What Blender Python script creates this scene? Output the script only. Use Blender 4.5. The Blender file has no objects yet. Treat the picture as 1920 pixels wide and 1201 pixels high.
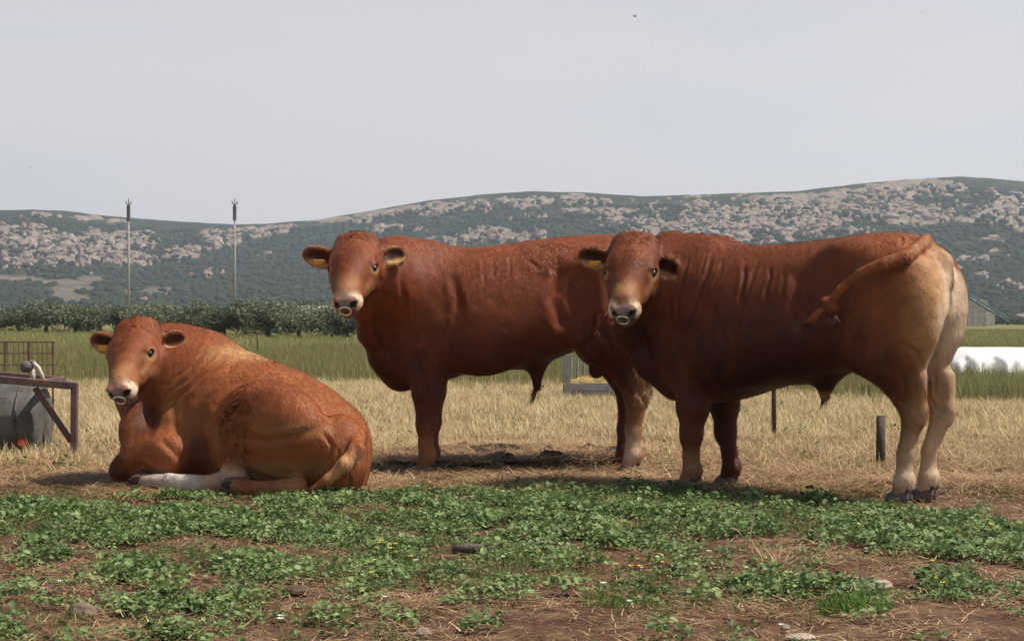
import bpy, math, random, os
import numpy as np
from mathutils import Vector, Matrix

random.seed(7)
RNG = np.random.default_rng(11)
SC = bpy.context.scene
COL = SC.collection
R_ = math.radians

# ------------------------------------------------------------------ camera, sky, sun, exposure
FPX, CX, HY, CAMH = 3400.0, 960.0, 598.0, 1.0      # focal length in photo pixels, horizon row, lens height
cam_d = bpy.data.cameras.new('camera')
cam_d.sensor_width = 36.0
cam_d.lens = 36.0 * FPX / 1920.0
cam_d.clip_start = 0.1
cam_d.clip_end = 20000
cam_d.shift_y = 0.0013
cam = bpy.data.objects.new('camera', cam_d)
COL.objects.link(cam)
cam.location = (0, 0, CAMH)
cam.rotation_euler = (R_(90), 0, 0)
SC.camera = cam

SUN_DIR = Vector((0.52, -0.06, 0.86)).normalized()
SUN_EL = math.asin(SUN_DIR.z)
SUN_AZ = math.atan2(SUN_DIR.x, SUN_DIR.y)            # clockwise from +Y
world = bpy.data.worlds.new('World')
SC.world = world
world.use_nodes = True
wn, wl = world.node_tree.nodes, world.node_tree.links
wn.clear()
sky = wn.new('ShaderNodeTexSky'); sky.sky_type = 'NISHITA'; sky.sun_disc = False
sky.sun_elevation = SUN_EL; sky.sun_rotation = SUN_AZ; sky.dust_density = 2.5
b1 = wn.new('ShaderNodeBackground'); b1.inputs['Strength'].default_value = 0.055
wl.new(sky.outputs[0], b1.inputs['Color'])
tc = wn.new('ShaderNodeTexCoord')
mp = wn.new('ShaderNodeMapping'); mp.inputs['Scale'].default_value = (1.2, 1.2, 5.0)
mp.inputs['Rotation'].default_value = (R_(14), R_(22), 0)
mp.inputs['Location'].default_value = (1.3, 0.4, 0.2)
wl.new(tc.outputs['Generated'], mp.inputs['Vector'])
nz = wn.new('ShaderNodeTexNoise'); nz.inputs['Scale'].default_value = 2.3
nz.inputs['Detail'].default_value = 7; nz.inputs['Roughness'].default_value = 0.45
wl.new(mp.outputs[0], nz.inputs['Vector'])
cr = wn.new('ShaderNodeValToRGB')
cr.color_ramp.elements[0].position = 0.37; cr.color_ramp.elements[0].color = (0.50, 0.545, 0.65, 1)
cr.color_ramp.elements[1].position = 0.60; cr.color_ramp.elements[1].color = (0.665, 0.625, 0.645, 1)
e = cr.color_ramp.elements.new(0.48); e.color = (0.605, 0.602, 0.632, 1)
wl.new(nz.outputs['Fac'], cr.inputs[0])
# thin cloud gets whiter and a touch warmer towards the horizon
sx = wn.new('ShaderNodeSeparateXYZ'); wl.new(tc.outputs['Generated'], sx.inputs[0])
mr = wn.new('ShaderNodeMapRange'); mr.inputs['From Min'].default_value = 0.02; mr.inputs['From Max'].default_value = 0.17
mr.inputs['To Min'].default_value = 0.75; mr.inputs['To Max'].default_value = 0.0
wl.new(sx.outputs['Z'], mr.inputs[0])
mx = wn.new('ShaderNodeMixRGB'); mx.inputs[2].default_value = (0.675, 0.64, 0.645, 1)
wl.new(mr.outputs[0], mx.inputs[0]); wl.new(cr.outputs[0], mx.inputs[1])
b2 = wn.new('ShaderNodeBackground'); b2.inputs['Strength'].default_value = 1.06
wl.new(mx.outputs[0], b2.inputs['Color'])
ms = wn.new('ShaderNodeMixShader')
mz = wn.new('ShaderNodeMapRange'); mz.inputs['From Min'].default_value = 0.11; mz.inputs['From Max'].default_value = 0.50   # haze thins towards the zenith
mz.inputs['To Min'].default_value = 0.92; mz.inputs['To Max'].default_value = 0.06
wl.new(sx.outputs['Z'], mz.inputs[0]); wl.new(mz.outputs[0], ms.inputs[0])
wl.new(b1.outputs[0], ms.inputs[1]); wl.new(b2.outputs[0], ms.inputs[2])
wo = wn.new('ShaderNodeOutputWorld'); wl.new(ms.outputs[0], wo.inputs['Surface'])

sun_d = bpy.data.lights.new('sun', 'SUN'); sun_d.energy = 5.0; sun_d.angle = R_(0.6)
sun_d.color = (1.0, 0.93, 0.83)
sun = bpy.data.objects.new('sun', sun_d); COL.objects.link(sun)
sun.rotation_euler = SUN_DIR.to_track_quat('Z', 'Y').to_euler()
sun.location = (8, -4, 20)
SC.view_settings.view_transform = 'Standard'
try: SC.view_settings.look = 'None'
except Exception: pass
SC.view_settings.exposure = 0.40
SC.view_settings.gamma = 1.0
SC.view_settings.use_curve_mapping = False
SC.cycles.max_bounces = 6
SC.cycles.volume_bounces = 0
SC.cycles.transparent_max_bounces = 8
SC.cycles.use_denoising = True

def at(px, Y, z=None, py=None):
    """a point of the place seen at photo column px, Y metres away"""
    x = (px - CX) / FPX * Y
    if z is None:
        z = CAMH - (py - HY) / FPX * Y
    return Vector((x, Y, z))
def gY(py): return FPX * CAMH / (py - HY)

# ------------------------------------------------------------------ noise
def _hash(ix, iy, iz, seed):
    n = (ix.astype(np.int64) * 374761393 + iy.astype(np.int64) * 668265263 + iz.astype(np.int64) * 2147483647 + seed * 1274126177) & 0xffffffff
    n = ((n ^ (n >> 13)) * 1274126177) & 0xffffffff
    n = n ^ (n >> 16)
    return (n & 0xffff).astype(np.float32) / 32767.5 - 1.0
def vnoise(x, y, z, seed=0):
    x, y, z = np.broadcast_arrays(np.asarray(x, dtype=np.float64), y, z)
    ix, iy, iz = np.floor(x), np.floor(y), np.floor(z)
    fx, fy, fz = x - ix, y - iy, z - iz
    fx, fy, fz = [f * f * (3 - 2 * f) for f in (fx, fy, fz)]
    r = 0
    for a in (0, 1):
        for b in (0, 1):
            for c in (0, 1):
                w = (fx if a else 1 - fx) * (fy if b else 1 - fy) * (fz if c else 1 - fz)
                r = r + w * _hash(ix + a, iy + b, iz + c, seed)
    return r
def fbm(x, y, z=0.0, oct=4, seed=0, gain=0.5):
    r, a, s = 0, 1.0, 0.0
    for o in range(oct):
        f = 2.03 ** o
        r = r + a * vnoise(np.asarray(x) * f + 13.7 * o, np.asarray(y) * f + 7.1 * o, np.asarray(z) * f, seed + o)
        s += a; a *= gain
    return r / s
def sstep(a, b, x):
    t = np.clip((x - a) / (b - a), 0, 1)
    return t * t * (3 - 2 * t)

# ------------------------------------------------------------------ mesh / tagging helpers
def tag(o, label=None, cat=None, group=None, kind=None):
    if label: o['label'] = label
    if cat: o['category'] = cat
    if group: o['group'] = group
    if kind: o['kind'] = kind
    return o
def empty(name, loc=(0, 0, 0), rz=0.0):
    o = bpy.data.objects.new(name, None); COL.objects.link(o)
    o.location = loc; o.rotation_euler = (0, 0, rz); o.empty_display_size = 0.2
    return o
def np_mesh(name, V, F, smooth=True):
    me = bpy.data.meshes.new(name)
    V = np.asarray(V, dtype=np.float32); F = np.asarray(F, dtype=np.int32)
    k = F.shape[1]
    me.vertices.add(len(V)); me.vertices.foreach_set('co', V.ravel())
    me.loops.add(F.size); me.loops.foreach_set('vertex_index', F.ravel())
    me.polygons.add(len(F))
    me.polygons.foreach_set('loop_start', np.arange(0, F.size, k, dtype=np.int32))
    me.polygons.foreach_set('loop_total', np.full(len(F), k, dtype=np.int32))
    me.update(calc_edges=True); me.validate()
    me.polygons.foreach_set('use_smooth', np.full(len(me.polygons), smooth, dtype=bool))
    return me
def link(name, me, mat=None, parent=None, loc=None):
    o = bpy.data.objects.new(name, me); COL.objects.link(o)
    if mat and len(me.materials) == 0: me.materials.append(mat)
    if parent: o.parent = parent
    if loc is not None: o.location = loc
    return o
def set_col(me, name, rgb):
    a = me.color_attributes.new(name, 'FLOAT_COLOR', 'POINT')
    rgb = np.asarray(rgb, dtype=np.float32)
    if rgb.shape[1] == 3: rgb = np.hstack([rgb, np.ones((len(rgb), 1), np.float32)])
    a.data.foreach_set('color', rgb.ravel())
class MB:
    """collects simple solids into one mesh"""
    def __init__(s): s.v = []; s.f = []
    def add(s, V, F):
        n = len(s.v); s.v += [tuple(p) for p in V]; s.f += [tuple(i + n for i in q) for q in F]; return s
    def box(s, c, size, R=None, bev=0.0):
        x, y, z = [q / 2 for q in size]; c = Vector(c)
        if bev <= 0:
            P = [Vector((a * x, b * y, d * z)) for a in (-1, 1) for b in (-1, 1) for d in (-1, 1)]
            F = [(0, 1, 3, 2), (4, 6, 7, 5), (0, 4, 5, 1), (2, 3, 7, 6), (0, 2, 6, 4), (1, 5, 7, 3)]
        else:
            P = []; b = bev
            for d in (-1, 1):
                for (ax, ay) in ((-1, -1), (1, -1), (1, 1), (-1, 1)):
                    P.append(Vector((ax * (x - b), ay * (y - b), d * z)))
            for d in (-1, 1):
                for (ax, ay) in ((-1, -1), (1, -1), (1, 1), (-1, 1)):
                    P.append(Vector((ax * x, ay * y, d * (z - b))))
            F = [(3, 2, 1, 0), (4, 5, 6, 7), (8, 9, 13, 12), (9, 10, 14, 13), (10, 11, 15, 14), (11, 8, 12, 15),
                 (0, 1, 9, 8), (1, 2, 10, 9), (2, 3, 11, 10), (3, 0, 8, 11), (4, 12, 13, 5), (5, 13, 14, 6), (6, 14, 15, 7), (7, 15, 12, 4)]
        if R is not None: P = [R @ p for p in P]
        return s.add([p + c for p in P], F)
    def tube(s, pts, r, n=8, cap=True):
        pts = [Vector(p) for p in pts]
        rr = r if isinstance(r, (list, tuple)) else [r] * len(pts)
        V = []; F = []
        prev = None
        for i, p in enumerate(pts):
            d = (pts[min(i + 1, len(pts) - 1)] - pts[max(i - 1, 0)]).normalized()
            if prev is None:
                a = d.cross(Vector((0, 0, 1)));
                if a.length < 1e-3: a = d.cross(Vector((1, 0, 0)))
            else:
                a = prev - d * prev.dot(d)
            a.normalize(); prev = a; b = d.cross(a)
            for k in range(n):
                t = 2 * math.pi * k / n
                V.append(p + (a * math.cos(t) + b * math.sin(t)) * rr[i])
        for i in range(len(pts) - 1):
            for k in range(n):
                F.append((i * n + k, i * n + (k + 1) % n, (i + 1) * n + (k + 1) % n, (i + 1) * n + k))
        if cap:
            F.append(tuple(reversed(range(n)))); F.append(tuple(range((len(pts) - 1) * n, len(pts) * n)))
        return s.add(V, F)
    def lump(s, c, r, n=8, m=6, seed=0, amp=0.15, R=None, flat=None):
        rnd = random.Random(seed); c = Vector(c); V = []; F = []
        offs = [rnd.uniform(-1, 1) for _ in range(9)]
        for j in range(m + 1):
            ph = math.pi * j / m
            for k in range(n):
                t = 2 * math.pi * k / n
                d = Vector((math.sin(ph) * math.cos(t), math.sin(ph) * math.sin(t), math.cos(ph)))
                q = 1 + amp * (math.sin(3 * d.x + offs[0] * 5) + math.sin(4 * d.y + offs[1] * 5) * .7 + math.sin(5 * d.z + offs[2] * 6) * .6) + (rnd.uniform(-amp, amp) * .4 if 0 < j < m else 0)
                p = Vector((d.x * r[0] * q, d.y * r[1] * q, d.z * r[2] * q))
                if flat is not None and p.z < flat: p.z = flat
                if R is not None: p = R @ p
                V.append(c + p)
        for j in range(m):
            for k in range(n):
                F.append((j * n + k, (j + 1) * n + k, (j + 1) * n + (k + 1) % n, j * n + (k + 1) % n))
        return s.add(V, F)
    def mesh(s, name, smooth=False):
        me = bpy.data.meshes.new(name); me.from_pydata(s.v, [], s.f); me.update(); me.validate()
        if smooth: me.polygons.foreach_set('use_smooth', [True] * len(me.polygons))
        return me
    def build(s, name, mat, parent=None, smooth=False, loc=None):
        return link(name, s.mesh(name, smooth), mat, parent, loc)

# ------------------------------------------------------------------ materials
def new_mat(name):
    m = bpy.data.materials.new(name); m.use_nodes = True
    n, l = m.node_tree.nodes, m.node_tree.links
    n.clear()
    out = n.new('ShaderNodeOutputMaterial'); bs = n.new('ShaderNodeBsdfPrincipled')
    l.new(bs.outputs[0], out.inputs['Surface'])
    return m, n, l, bs
def ramp(n, pts):
    c = n.new('ShaderNodeValToRGB'); els = c.color_ramp.elements
    while len(els) < len(pts): els.new(0.5)
    for e_, (p, col) in zip(els, pts): e_.position = p; e_.color = (*col, 1)
    return c
def noise(n, l, scale, detail=4, rough=0.55, vec=None, dist=0.0):
    t = n.new('ShaderNodeTexNoise'); t.inputs['Scale'].default_value = scale
    t.inputs['Detail'].default_value = detail; t.inputs['Roughness'].default_value = rough
    t.inputs['Distortion'].default_value = dist
    if vec is not None: l.new(vec, t.inputs['Vector'])
    return t
def simple_mat(name, c1, c2, scale=8, rough=0.7, bump=0.3, bscale=40, metal=0.0, spots=None, spec=0.5, dist=0.01):
    m, n, l, bs = new_mat(name)
    tcn = n.new('ShaderNodeTexCoord')
    t = noise(n, l, scale, 6, 0.6, tcn.outputs['Object'])
    c = ramp(n, [(0.32, c1), (0.68, c2)]); l.new(t.outputs['Fac'], c.inputs[0])
    colr = c.outputs[0]
    if spots:
        t3 = noise(n, l, spots[1], 6, 0.65, tcn.outputs['Object'], 0.5)
        r3 = ramp(n, [(spots[2], (0, 0, 0)), (spots[2] + 0.08, (1, 1, 1))]); l.new(t3.outputs['Fac'], r3.inputs[0])
        mm = n.new('ShaderNodeMixRGB'); mm.inputs[2].default_value = (*spots[0], 1)
        l.new(r3.outputs[0], mm.inputs[0]); l.new(colr, mm.inputs[1]); colr = mm.outputs[0]
    l.new(colr, bs.inputs['Base Color'])
    t2 = noise(n, l, bscale, 5, 0.6, tcn.outputs['Object'])
    bp = n.new('ShaderNodeBump'); bp.inputs['Strength'].default_value = bump; bp.inputs['Distance'].default_value = dist
    l.new(t2.outputs['Fac'], bp.inputs['Height']); l.new(bp.outputs[0], bs.inputs['Normal'])
    bs.inputs['Roughness'].default_value = rough; bs.inputs['Metallic'].default_value = metal
    bs.inputs['Specular IOR Level'].default_value = spec
    return m
def blade_mat(name, c1, c2, c3=None, transl=0.25, rough=0.65):
    """plant / straw: colour varies by instance, by blade (attribute 'col') ; light passes through a little"""
    m, n, l, bs = new_mat(name)
    oi = n.new('ShaderNodeObjectInfo')
    c = ramp(n, [(0.0, c1), (0.55, c2), (1.0, c3 or c2)])
    at_ = n.new('ShaderNodeAttribute'); at_.attribute_name = 'col'
    ad = n.new('ShaderNodeMath'); ad.operation = 'MULTIPLY_ADD'; ad.inputs[1].default_value = 0.45
    l.new(oi.outputs['Random'], ad.inputs[0])
    mu = n.new('ShaderNodeMath'); mu.operation = 'MULTIPLY'; mu.inputs[1].default_value = 0.55
    l.new(at_.outputs['Fac'], mu.inputs[0]); l.new(mu.outputs[0], ad.inputs[2])
    l.new(ad.outputs[0], c.inputs[0])
    l.new(c.outputs[0], bs.inputs['Base Color'])
    bs.inputs['Roughness'].default_value = rough
    bs.inputs['Specular IOR Level'].default_value = 0.25
    if transl > 0:
        tr = n.new('ShaderNodeBsdfTranslucent'); l.new(c.outputs[0], tr.inputs['Color'])
        mxx = n.new('ShaderNodeMixShader'); mxx.inputs[0].default_value = transl
        out = [q for q in n if q.type == 'OUTPUT_MATERIAL'][0]
        l.new(bs.outputs[0], mxx.inputs[1]); l.new(tr.outputs[0], mxx.inputs[2]); l.new(mxx.outputs[0], out.inputs['Surface'])
    return m
# ------------------------------------------------------------------ instancing of uncountable stuff
def scatter(name, protos, P, rot, scl, label, cat):
    pc = bpy.data.collections.new(name + '_source')
    for p in protos: pc.objects.link(p)
    me = bpy.data.meshes.new(name)
    P = np.asarray(P, dtype=np.float32)
    me.vertices.add(len(P)); me.vertices.foreach_set('co', P.ravel())
    a = me.attributes.new('rot', 'FLOAT_VECTOR', 'POINT'); a.data.foreach_set('vector', np.asarray(rot, dtype=np.float32).ravel())
    a = me.attributes.new('scl', 'FLOAT', 'POINT'); a.data.foreach_set('value', np.asarray(scl, dtype=np.float32))
    a = me.attributes.new('pick', 'INT', 'POINT'); a.data.foreach_set('value', RNG.integers(0, len(protos), len(P)).astype(np.int32))
    ob = bpy.data.objects.new(name, me); COL.objects.link(ob)
    g = bpy.data.node_groups.new(name, 'GeometryNodeTree')
    g.interface.new_socket('Geometry', in_out='INPUT', socket_type='NodeSocketGeometry')
    g.interface.new_socket('Geometry', in_out='OUTPUT', socket_type='NodeSocketGeometry')
    gi, go = g.nodes.new('NodeGroupInput'), g.nodes.new('NodeGroupOutput')
    ci = g.nodes.new('GeometryNodeCollectionInfo'); ci.inputs['Collection'].default_value = pc
    ci.inputs['Separate Children'].default_value = True; ci.inputs['Reset Children'].default_value = True
    ip = g.nodes.new('GeometryNodeInstanceOnPoints'); ip.inputs['Pick Instance'].default_value = True
    def na(nm, ty):
        q = g.nodes.new('GeometryNodeInputNamedAttribute'); q.data_type = ty; q.inputs['Name'].default_value = nm; return q.outputs['Attribute']
    g.links.new(gi.outputs[0], ip.inputs['Points']); g.links.new(ci.outputs[0], ip.inputs['Instance'])
    g.links.new(na('pick', 'INT'), ip.inputs['Instance Index'])
    e2r = g.nodes.new('FunctionNodeEulerToRotation'); g.links.new(na('rot', 'FLOAT_VECTOR'), e2r.inputs[0])
    g.links.new(e2r.outputs[0], ip.inputs['Rotation'])
    g.links.new(na('scl', 'FLOAT'), ip.inputs['Scale'])
    g.links.new(ip.outputs[0], go.inputs[0])
    md = ob.modifiers.new('scatter', 'NODES'); md.node_group = g
    return tag(ob, label, cat, kind='stuff')
def proto(name, V, F, colv, mat, smooth=False):
    me = bpy.data.meshes.new(name); me.from_pydata([tuple(v) for v in V], [], F); me.update()
    a = me.attributes.new('col', 'FLOAT', 'POINT'); a.data.foreach_set('value', np.asarray(colv, dtype=np.float32))
    me.materials.append(mat)
    if smooth: me.polygons.foreach_set('use_smooth', [True] * len(me.polygons))
    return bpy.data.objects.new(name, me)
# ------------------------------------------------------------------ organic modelling: a signed field polygonised with surface nets
class Field:
    def __init__(s, lo, hi, h):
        s.lo = np.array(lo, float); s.h = h
        s.n = np.ceil((np.array(hi) - s.lo) / h).astype(int) + 1
        s.ax = [s.lo[i] + np.arange(s.n[i]) * h for i in range(3)]
        s.F = np.full(tuple(s.n), 0.5, dtype=np.float32)
    def _win(s, lo, hi):
        i0 = np.clip(np.floor((lo - s.lo) / s.h).astype(int), 0, s.n); i1 = np.clip(np.ceil((hi - s.lo) / s.h).astype(int) + 1, 0, s.n)
        sl = tuple(slice(a, b) for a, b in zip(i0, i1))
        X = s.ax[0][sl[0]][:, None, None].astype(np.float32); Y = s.ax[1][sl[1]][None, :, None].astype(np.float32); Z = s.ax[2][sl[2]][None, None, :].astype(np.float32)
        return sl, X, Y, Z
    def _mix(s, sl, d, k, sub):
        f = s.F[sl]
        if sub:
            d = -d; h = np.maximum(k - np.abs(f - d), 0) / k
            s.F[sl] = np.maximum(f, d) + h * h * k * 0.25
        else:
            h = np.maximum(k - np.abs(f - d), 0) / k
            s.F[sl] = np.minimum(f, d) - h * h * k * 0.25
    def ell(s, c, r, R=None, k=0.05, sub=False):
        c = np.array(c, float); r = np.array(r, float); R = np.eye(3) if R is None else np.array(R, float)
        ext = np.sqrt(((R * r) ** 2).sum(1)) + k + 0.03
        sl, X, Y, Z = s._win(c - ext, c + ext)
        if s.F[sl].size == 0: return
        dx, dy, dz = X - c[0], Y - c[1], Z - c[2]
        q = [(R[0, i] * dx + R[1, i] * dy + R[2, i] * dz) for i in range(3)]
        k0 = np.sqrt(sum((q[i] / r[i]) ** 2 for i in range(3))); k1 = np.sqrt(sum((q[i] / r[i] ** 2) ** 2 for i in range(3))) + 1e-6
        s._mix(sl, k0 * (k0 - 1) / k1, k, sub)
    def cone(s, a, b, ra, rb, k=0.05, sub=False, flat=None, fs=1.0):
        """tapered capsule; flat = direction squeezed to the fraction fs"""
        a = np.array(a, float); b = np.array(b, float); m = max(ra, rb) + k + 0.03
        sl, X, Y, Z = s._win(np.minimum(a, b) - m, np.maximum(a, b) + m)
        if s.F[sl].size == 0: return
        ab = b - a; L2 = max((ab ** 2).sum(), 1e-9)
        px, py, pz = X - a[0], Y - a[1], Z - a[2]
        t = np.clip((px * ab[0] + py * ab[1] + pz * ab[2]) / L2, 0, 1)
        t = t * t * (3 - 2 * t) * 0.35 + t * 0.65
        ex, ey, ez = px - t * ab[0], py - t * ab[1], pz - t * ab[2]
        if flat is not None:
            w = np.array(flat, float); w /= np.linalg.norm(w)
            u = ex * w[0] + ey * w[1] + ez * w[2]; g = 1 / fs - 1
            ex = ex + u * w[0] * g; ey = ey + u * w[1] * g; ez = ez + u * w[2] * g
        d = np.sqrt(ex * ex + ey * ey + ez * ez) - (ra + (rb - ra) * t)
        s._mix(sl, d, k, sub)
    def chain(s, pts, rs, k=0.04, sub=False, flat=None, fs=1.0):
        for i in range(len(pts) - 1): s.cone(pts[i], pts[i + 1], rs[i], rs[i + 1], k, sub, flat, fs)
    def loft(s, tab, k=0.08, n=2.35, sm=0.05):
        """tab rows: x, z top, z bottom, half width"""
        tab = np.array(sorted(tab), float); xs = np.arange(tab[0, 0] - .1, tab[-1, 0] + .1, 0.01)
        g = np.exp(-0.5 * (np.arange(-25, 26) * 0.01 / sm) ** 2); g /= g.sum()
        prof = []
        for j in (1, 2, 3):
            v = np.interp(xs, tab[:, 0], tab[:, j]); v = np.convolve(np.pad(v, 25, 'edge'), g, 'valid'); prof.append(v)
        sl, X, Y, Z = s._win(np.array([tab[0, 0] - .12, -1, tab[:, 2].min() - .12]), np.array([tab[-1, 0] + .12, 1, tab[:, 1].max() + .12]))
        T, B, W = [np.interp(X, xs, p) for p in prof]
        c = (T + B) / 2; hh = (T - B) / 2; zz = (Z - c) / hh
        w = W * (1 - 0.10 * np.clip(zz, -1.2, 1.2))
        q = (np.abs(Y / w) ** n + np.abs(zz) ** n) ** (1 / n)
        d = (q - 1) * np.minimum(w, hh) * 0.9
        e = np.maximum(tab[0, 0] - X, X - tab[-1, 0])
        kk = 0.12; hs = np.maximum(kk - np.abs(d - e), 0) / kk
        d = np.maximum(d, e) + hs * hs * kk * 0.25
        s._mix(sl, d, k, False)
    def polygonise(s, smooth=2):
        F = s.F; S = F < 0
        n = np.array(F.shape) - 1
        cnt = np.zeros(tuple(n), np.int8)
        for a in (0, 1):
            for b in (0, 1):
                for c in (0, 1): cnt += S[a:n[0] + a, b:n[1] + b, c:n[2] + c]
        act = (cnt > 0) & (cnt < 8)
        ijk = np.argwhere(act); idx = np.full(tuple(n), -1, np.int32); idx[act] = np.arange(len(ijk))
        acc = np.zeros((len(ijk), 3)); num = np.zeros(len(ijk))
        cor = [(a, b, c) for a in (0, 1) for b in (0, 1) for c in (0, 1)]
        val = {q: F[ijk[:, 0] + q[0], ijk[:, 1] + q[1], ijk[:, 2] + q[2]] for q in cor}
        for q in cor:
            for ax in range(3):
                if q[ax] == 0:
                    r = list(q); r[ax] = 1; r = tuple(r); v0, v1 = val[q], val[r]
                    m = (v0 < 0) != (v1 < 0); t = np.where(m, v0 / np.where(m, v0 - v1, 1), 0)
                    p = np.array(q, float)[None, :].repeat(len(ijk), 0); p[:, ax] += t
                    acc += p * m[:, None]; num += m
        V = s.lo + (ijk + acc / num[:, None]) * s.h
        Q = []
        for ax in range(3):
            a = [slice(None)] * 3; b = [slice(None)] * 3; a[ax] = slice(0, -1); b[ax] = slice(1, None)
            s0, s1 = S[tuple(a)], S[tuple(b)]
            E = np.argwhere(s0 != s1); u, v = (ax + 1) % 3, (ax + 2) % 3
            E = E[(E[:, u] > 0) & (E[:, v] > 0) & (E[:, u] < n[u]) & (E[:, v] < n[v])]
            def cell(du, dv):
                C = E.copy(); C[:, u] -= du; C[:, v] -= dv; return idx[C[:, 0], C[:, 1], C[:, 2]]
            q = np.stack([cell(1, 1), cell(0, 1), cell(0, 0), cell(1, 0)], 1)
            fl = ~s0[E[:, 0], E[:, 1], E[:, 2]]
            q[fl] = q[fl][:, ::-1]
            Q.append(q)
        Q = np.concatenate(Q); Q = Q[(Q >= 0).all(1)]
        for _ in range(smooth):
            A = np.zeros_like(V); N = np.zeros(len(V))
            for i in range(4):
                a, b = Q[:, i], Q[:, (i + 1) % 4]
                for ax in range(3): A[:, ax] += np.bincount(a, V[b, ax], len(V)) + np.bincount(b, V[a, ax], len(V))
                N += np.bincount(a, minlength=len(V)) + np.bincount(b, minlength=len(V))
            V = V * 0.45 + 0.55 * A / N[:, None]
        return V, Q
def vnormals(V, Q):
    nn = np.cross(V[Q[:, 2]] - V[Q[:, 0]], V[Q[:, 3]] - V[Q[:, 1]])
    N = np.zeros_like(V)
    for i in range(4):
        for ax in range(3): N[:, ax] += np.bincount(Q[:, i], nn[:, ax], len(V))
    return N / (np.linalg.norm(N, axis=1, keepdims=True) + 1e-12)

def rot_xyz(rx=0, ry=0, rz=0):
    return np.array(Matrix.Rotation(R_(rz), 3, 'Z') @ Matrix.Rotation(R_(ry), 3, 'Y') @ Matrix.Rotation(R_(rx), 3, 'X'))

class Sub:
    """the same drawing calls inside a turned, moved and scaled frame"""
    def __init__(s, F, o, R, sc=1.0): s.F, s.o, s.R, s.sc = F, np.array(o, float), np.array(R, float), sc
    def p(s, q): return s.o + s.R @ (np.array(q, float) * s.sc)
    def ell(s, c, r, R=None, k=0.03, sub=False):
        s.F.ell(s.p(c), np.array(r) * s.sc, s.R @ (np.eye(3) if R is None else R), k * s.sc, sub)
    def cone(s, a, b, ra, rb, k=0.03, sub=False, flat=None, fs=1.0):
        s.F.cone(s.p(a), s.p(b), ra * s.sc, rb * s.sc, k * s.sc, sub, None if flat is None else s.R @ np.array(flat, float), fs)
    def inv(s, V): return (V - s.o) @ s.R / s.sc

def head_frame(psi, pitch, roll=0.0):
    """world axes of a head: columns nose, left, crown; psi = nose turned to camera left is negative"""
    ps, p = R_(psi), R_(pitch)
    nose = Vector((math.sin(ps) * math.cos(p), -math.cos(ps) * math.cos(p), -math.sin(p)))
    left = Vector((math.cos(ps), math.sin(ps), 0))
    left = Matrix.Rotation(R_(roll), 3, nose) @ left
    dors = nose.cross(left)
    return np.array([[nose[i], left[i], dors[i]] for i in range(3)])

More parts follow.
